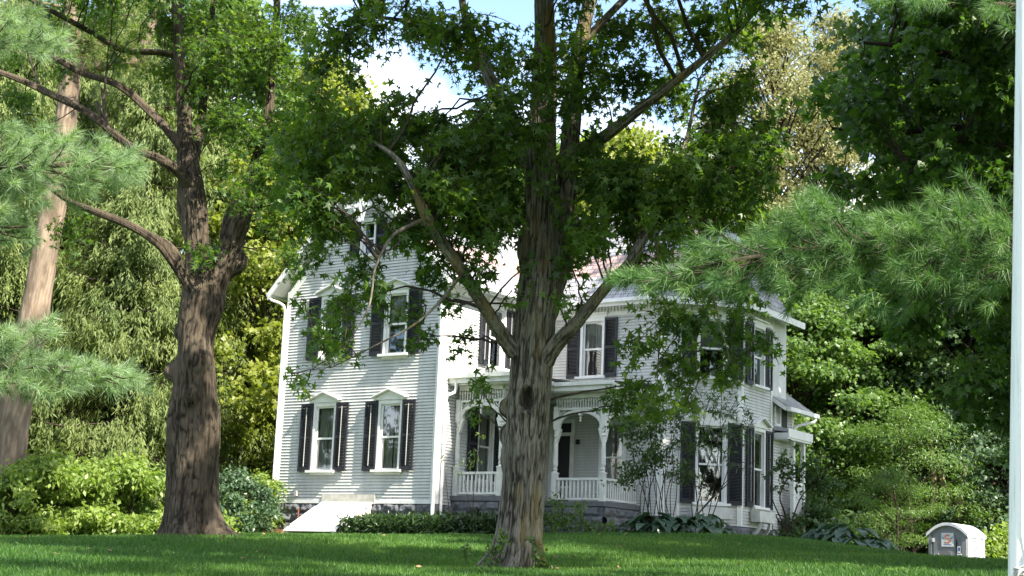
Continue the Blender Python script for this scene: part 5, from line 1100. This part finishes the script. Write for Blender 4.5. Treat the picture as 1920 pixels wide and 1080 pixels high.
bs = np.stack([gx_, gy_, gzv - .01], 1); sd_ = np.stack([np.cos(az), np.sin(az), 0 * az], 1) * wdt[:, None]; lean = np.stack([rng.normal(0, .45, k), rng.normal(0, .45, k), np.ones(k)], 1) * h[:, None]
gm = np_mesh('lawn_grass', np.stack([bs - sd_, bs + sd_, bs + lean], 1).reshape(-1, 3), np.arange(3 * k).reshape(-1, 3), np.clip(rng.normal(.45, .32, k) + (vnoise(np.stack([gx_ * .35, gy_ * .35, 0 * gx_], 1), 12) - .5) * .7, 0, 1))
tag(link('lawn_grass', gm, LM['grass']), 'mown green grass of the front lawn', 'grass', kind='stuff')

scatter_stuff('fallen_leaves', 'scattered brown and yellow fallen leaves on the front lawn', 'fallen leaves', lambda n: np.stack([rng.uniform(-8, 9, n), 17 + 18 * rng.random(n)], 1), 170, LM['litter'], OVAL, .09, .07, .8)
def weeds(n):
    c = np.stack([rng.uniform(-8, 9, 40), 17.5 + 17 * rng.random(40)], 1); q = c[rng.integers(0, 40, n)] + rng.normal(0, .22, (n, 2)); return q[np.hypot(q[:, 0] - cb[0], q[:, 1] - cb[1]) > .4]
scatter_stuff('lawn_weeds', 'small broad leaved weeds dotted through the front lawn', 'weeds', weeds, 2600, LM['mid'], OVAL, .055, .05, .9)
# ------------------------------------------------------------------ portable toilet
PG = paint('toilet_grey', (.22, .225, .225), (.27, .275, .275), .5, 2, bs=.05); PW = paint('toilet_white', (.68, .70, .72), (.76, .77, .78), .45, 2, bs=.05); PD = paint('toilet_gap', (.03, .03, .032), (.05, .05, .05), .7, 2, bs=0)
RED = paint('sign_red', (.62, .06, .03), (.66, .08, .035), .4, 2, bs=0); YEL = paint('sign_yellow', (.75, .42, .03), (.8, .46, .04), .4, 2, bs=0); BLU = paint('sign_blue', (.05, .10, .30), (.06, .12, .34), .4, 2, bs=0); SGW = paint('sign_white', (.72, .72, .72), (.78, .78, .78), .35, 2, bs=0)
YT = 40.6; tl = at(1741, 1000, YT); fr_ = at(1812, 1003, YT - .65); dv = (fr_ - tl)[:2]; wT = float(np.linalg.norm(dv)); top_z = float(at(1778, 982, YT)[2]); HT = 2.3; tz0 = top_z - HT
toil = empty('portable_toilet', (tl[0], tl[1], tz0), math.atan2(dv[1], dv[0]), 'grey and white portable toilet with rounded roof at the right edge of the lawn', 'portable toilet'); DT = 1.22
def tp_(name, mat, mb): return mb.build(name, mat, toil, 0)
Pf = Plane((0, 0), (1, 0)); Ps = Plane((wT, 0), (0, 1))
def topc(u): t_ = u / wT; return HT - .30 + .27 * math.sin(math.pi * min(1, max(0, t_))) ** .75
us = np.linspace(0, wT, 21)
tp_('body', PG, MB().prism(Plane((0, .04), (1, 0)), [(0.02, .08), (wT - .02, .08)] + [(u, topc(u) - .03) for u in us[::-1][1:-1]], -(DT - .1), 0))
mb = MB(); L0 = [(u, topc(u) - .035) for u in us]; L1 = [(u, topc(u) + .045) for u in us]; L0[0] = (-.05, topc(0) - .06); L1[0] = (-.05, topc(0) + .03); L0[-1] = (wT + .05, topc(wT) - .06); L1[-1] = (wT + .05, topc(wT) + .03)
mb.strip(Plane((0, -.05), (1, 0)), L0, L1, -(DT + .1), 0); tp_('roof', PW, mb)
mb = MB(); mb.prism(Pf, [(.14, .14), (wT - .30, .14), (wT - .30, 1.85)] + [(.14 + (wT - .44) * (.5 + .5 * math.cos(a)), 1.85 + .25 * math.sin(a)) for a in np.linspace(0, math.pi, 13)[1:-1]] + [(.14, 1.85)], -.035, .0); dr = tp_('door', PG, mb)
mb = MB(); 
for (a, c) in ((0.0, .09), (wT - .14, wT)): mb.pbox(Pf, a, c, .1, topc(.05) - .06, -.03, .02)
tp_('corner_post', PG, mb) if False else None
tp_('corner_post', PG, MB().pbox(Pf, 0, .085, .1, topc(.05) - .08, -.03, .015)); tp_('corner_post', PG, MB().pbox(Pf, wT - .13, wT, .1, topc(.05) - .08, -.03, .015))
tp_('skid', PD, MB().box(.0, wT, .0, DT, 0, .085))
q = MB(); q.prism(Pf, [(.28, .3), (wT - .42, .3), (wT - .42, 1.50)] + [(.28 + (wT - .70) * (.5 + .5 * math.cos(a)), 1.50 + .08 * math.sin(a)) for a in np.linspace(0, math.pi, 9)[1:-1]] + [(.28, 1.50)], .001, .012); q.build('door_panel', paint('toilet_panel', (.17, .172, .172), (.20, .202, .202), .5, 2, bs=0), dr, 0)
q = MB(); q.pbox(Pf, .265, .285, .3, 1.5, .012, .02); q.build('panel_edge', PW, dr, 0)
for zz in (.85, 1.36, 1.8): MB().pbox(Pf, .10, .16, zz, zz + .1, .0, .03).build('hinge', PW, dr, 0)
MB().bar((wT - .36, -.03, 1.30), (wT - .36, 0, 1.30), .06, 12).build('latch', PD, dr, 0); MB().bar((wT - .36, -.05, 1.16), (wT - .36, .0, 1.16), .045, 10).build('lock', PW, dr, 0)
tp_('door_gap', PD, MB().pbox(Pf, wT - .295, wT - .275, .14, 1.85, -.03, .006))
nt_ = MB().pbox(Pf, wT - .255, wT - .145, 1.52, 1.70, .0, .01); nt_.build('notice', SGW, toil, 0); MB().pbox(Pf, wT - .225, wT - .175, 1.57, 1.66, .011, .013).build('notice_mark', BLU, toil, 0)
MB().pbox(Pf, wT - .26, wT - .14, 1.46, 1.50, 0, .03).build('notice_ledge', PW, toil, 0)
sc_ = .33; su, sz_ = .36, 1.68
sg_ = MB().pbox(Pf, su, su + .34, sz_, sz_ + .36, .002, .014).build('sign', SGW, dr, 0)
th = np.linspace(0, 1, 17)
def scurve(r0): 
    A = []
    for t_ in np.linspace(R(20), R(270), 15): A.append((su + .17 + .062 * math.cos(t_) * r0, sz_ + .255 + .05 * math.sin(t_) * r0))
    for t_ in np.linspace(R(90), R(-160), 15): A.append((su + .17 + .066 * math.cos(t_) / r0 * 1.0, sz_ + .155 + .05 * math.sin(t_) / r0 * 1.0))
    return A
MB().strip(Pf, scurve(1.25), scurve(.72), .0145, .0175).build('emblem', RED, sg_, 0); MB().strip(Pf, scurve(1.06), scurve(.93), .018, .0195).build('emblem_stripe', YEL, sg_, 0)
q = MB()
for s_ in (-1, 1): q.prism(Pf, [(su + .17 + s_ * .08, sz_ + .21), (su + .17 + s_ * .15, sz_ + .27), (su + .17 + s_ * .14, sz_ + .22), (su + .17 + s_ * .085, sz_ + .19)][::-s_], .0145, .017)
for j in range(9): q.pbox(Pf, su + .06 + j * .025, su + .078 + j * .025, sz_ + .045, sz_ + .062, .0145, .016)
q.build('emblem_wing', BLU, sg_, 0)
tp_('side_panel', PW, MB().prism(Ps, [(.03, .1), (DT - .03, .1), (DT - .03, topc(wT) - .06), (.03, topc(wT) - .06)], -.02, .012))
q = MB()
for j in range(5): q.pbox(Ps, .42, .78, 1.60 + j * .06, 1.62 + j * .06, .0125, .02)
tp_('side_vent', PD, q)
for z_, mm in ((1.50, 'arc'), (1.12, 'arc2')):
    A = [(.18 + .84 * t_, z_ - .09 * math.sin(math.pi * t_)) for t_ in th]; B_ = [(p, q_ + (.02 if mm == 'arc' else .03 + .03 * math.sin(math.pi * i_ / 16))) for i_, (p, q_) in enumerate(A)]
    MB().strip(Ps, A, B_, .0125, .02).build('side_groove', PG if mm == 'arc' else PD, toil, 0)
tp_('side_rib', PW, MB().pbox(Ps, .02, .10, .1, 1.95, .0125, .04)); tp_('side_rib', PW, MB().pbox(Ps, DT - .1, DT - .03, .1, 1.95, .0125, .04))

# ------------------------------------------------------------------ flagpole with halyard
FP = 6.3; a = at(1917, 1040, FP); c = at(1926, 0, FP); base = a + (a - c) / (c[2] - a[2]) * (a[2] - float(gz(a[0], FP))); tipp = a + (c - a) * 2.2
pm = paint('pole_white', (.50, .52, .50), (.78, .78, .77), .35, 9, (6, 6, .12), .28, .5, bs=.08)
T = Tubes(); dd = tipp - base; T.add(np.hstack([np.linspace(0, 1, 30)[:, None] * dd, np.linspace(.062, .036, 30)[:, None]]), 40)
pole = empty('flagpole', base, 0, 'white painted flagpole with halyard at the right edge of the photo', 'flagpole'); link('pole', T.mesh('pole'), pm, pole)
ax = unit(dd[None])[0]; off = np.array([-.012, -.066, 0]); T = Tubes(); zc = (a - base)
T.add(np.vstack([np.hstack([zc + off + np.array([.01, 0, 0]), [.0022]]), *[np.hstack([zc + off + np.array([0, .012 * q, 0]) + ax * q * 5, [.0022]]) for q in np.linspace(.02, 1, 14)]]), 6)
link('halyard', T.mesh('halyard'), MT['stone'], pole)
T = Tubes(); T.add(np.array([[*(zc + off + np.array([.03, 0, -.06])), .006], [*(zc + off + np.array([.03, -.02, -.02])), .009], [*(zc + off + np.array([.03, -.02, .03])), .009], [*(zc + off + np.array([.035, 0, .07])), .006]]), 8); link('cleat', T.mesh('cleat'), BK['twig'], pole)
T = Tubes(); th = np.linspace(0, 22, 90); T.add(np.stack([zc[0] - .02 + .035 * np.sin(th * 1.7), zc[1] - .075 + .02 * np.cos(th * 2.3), zc[2] - .10 + .055 * np.sin(th) - .001 * th, np.full(90, .005)], 1), 6); link('coiled_rope', T.mesh('coiled_rope'), MT['curtain'], pole)
for o in (house,):   # foundations left visible beside the porch
    rock(PB, X2, CHX, 2.5, 3.64); rock(PS, 0, P1, 2.5, ZF)
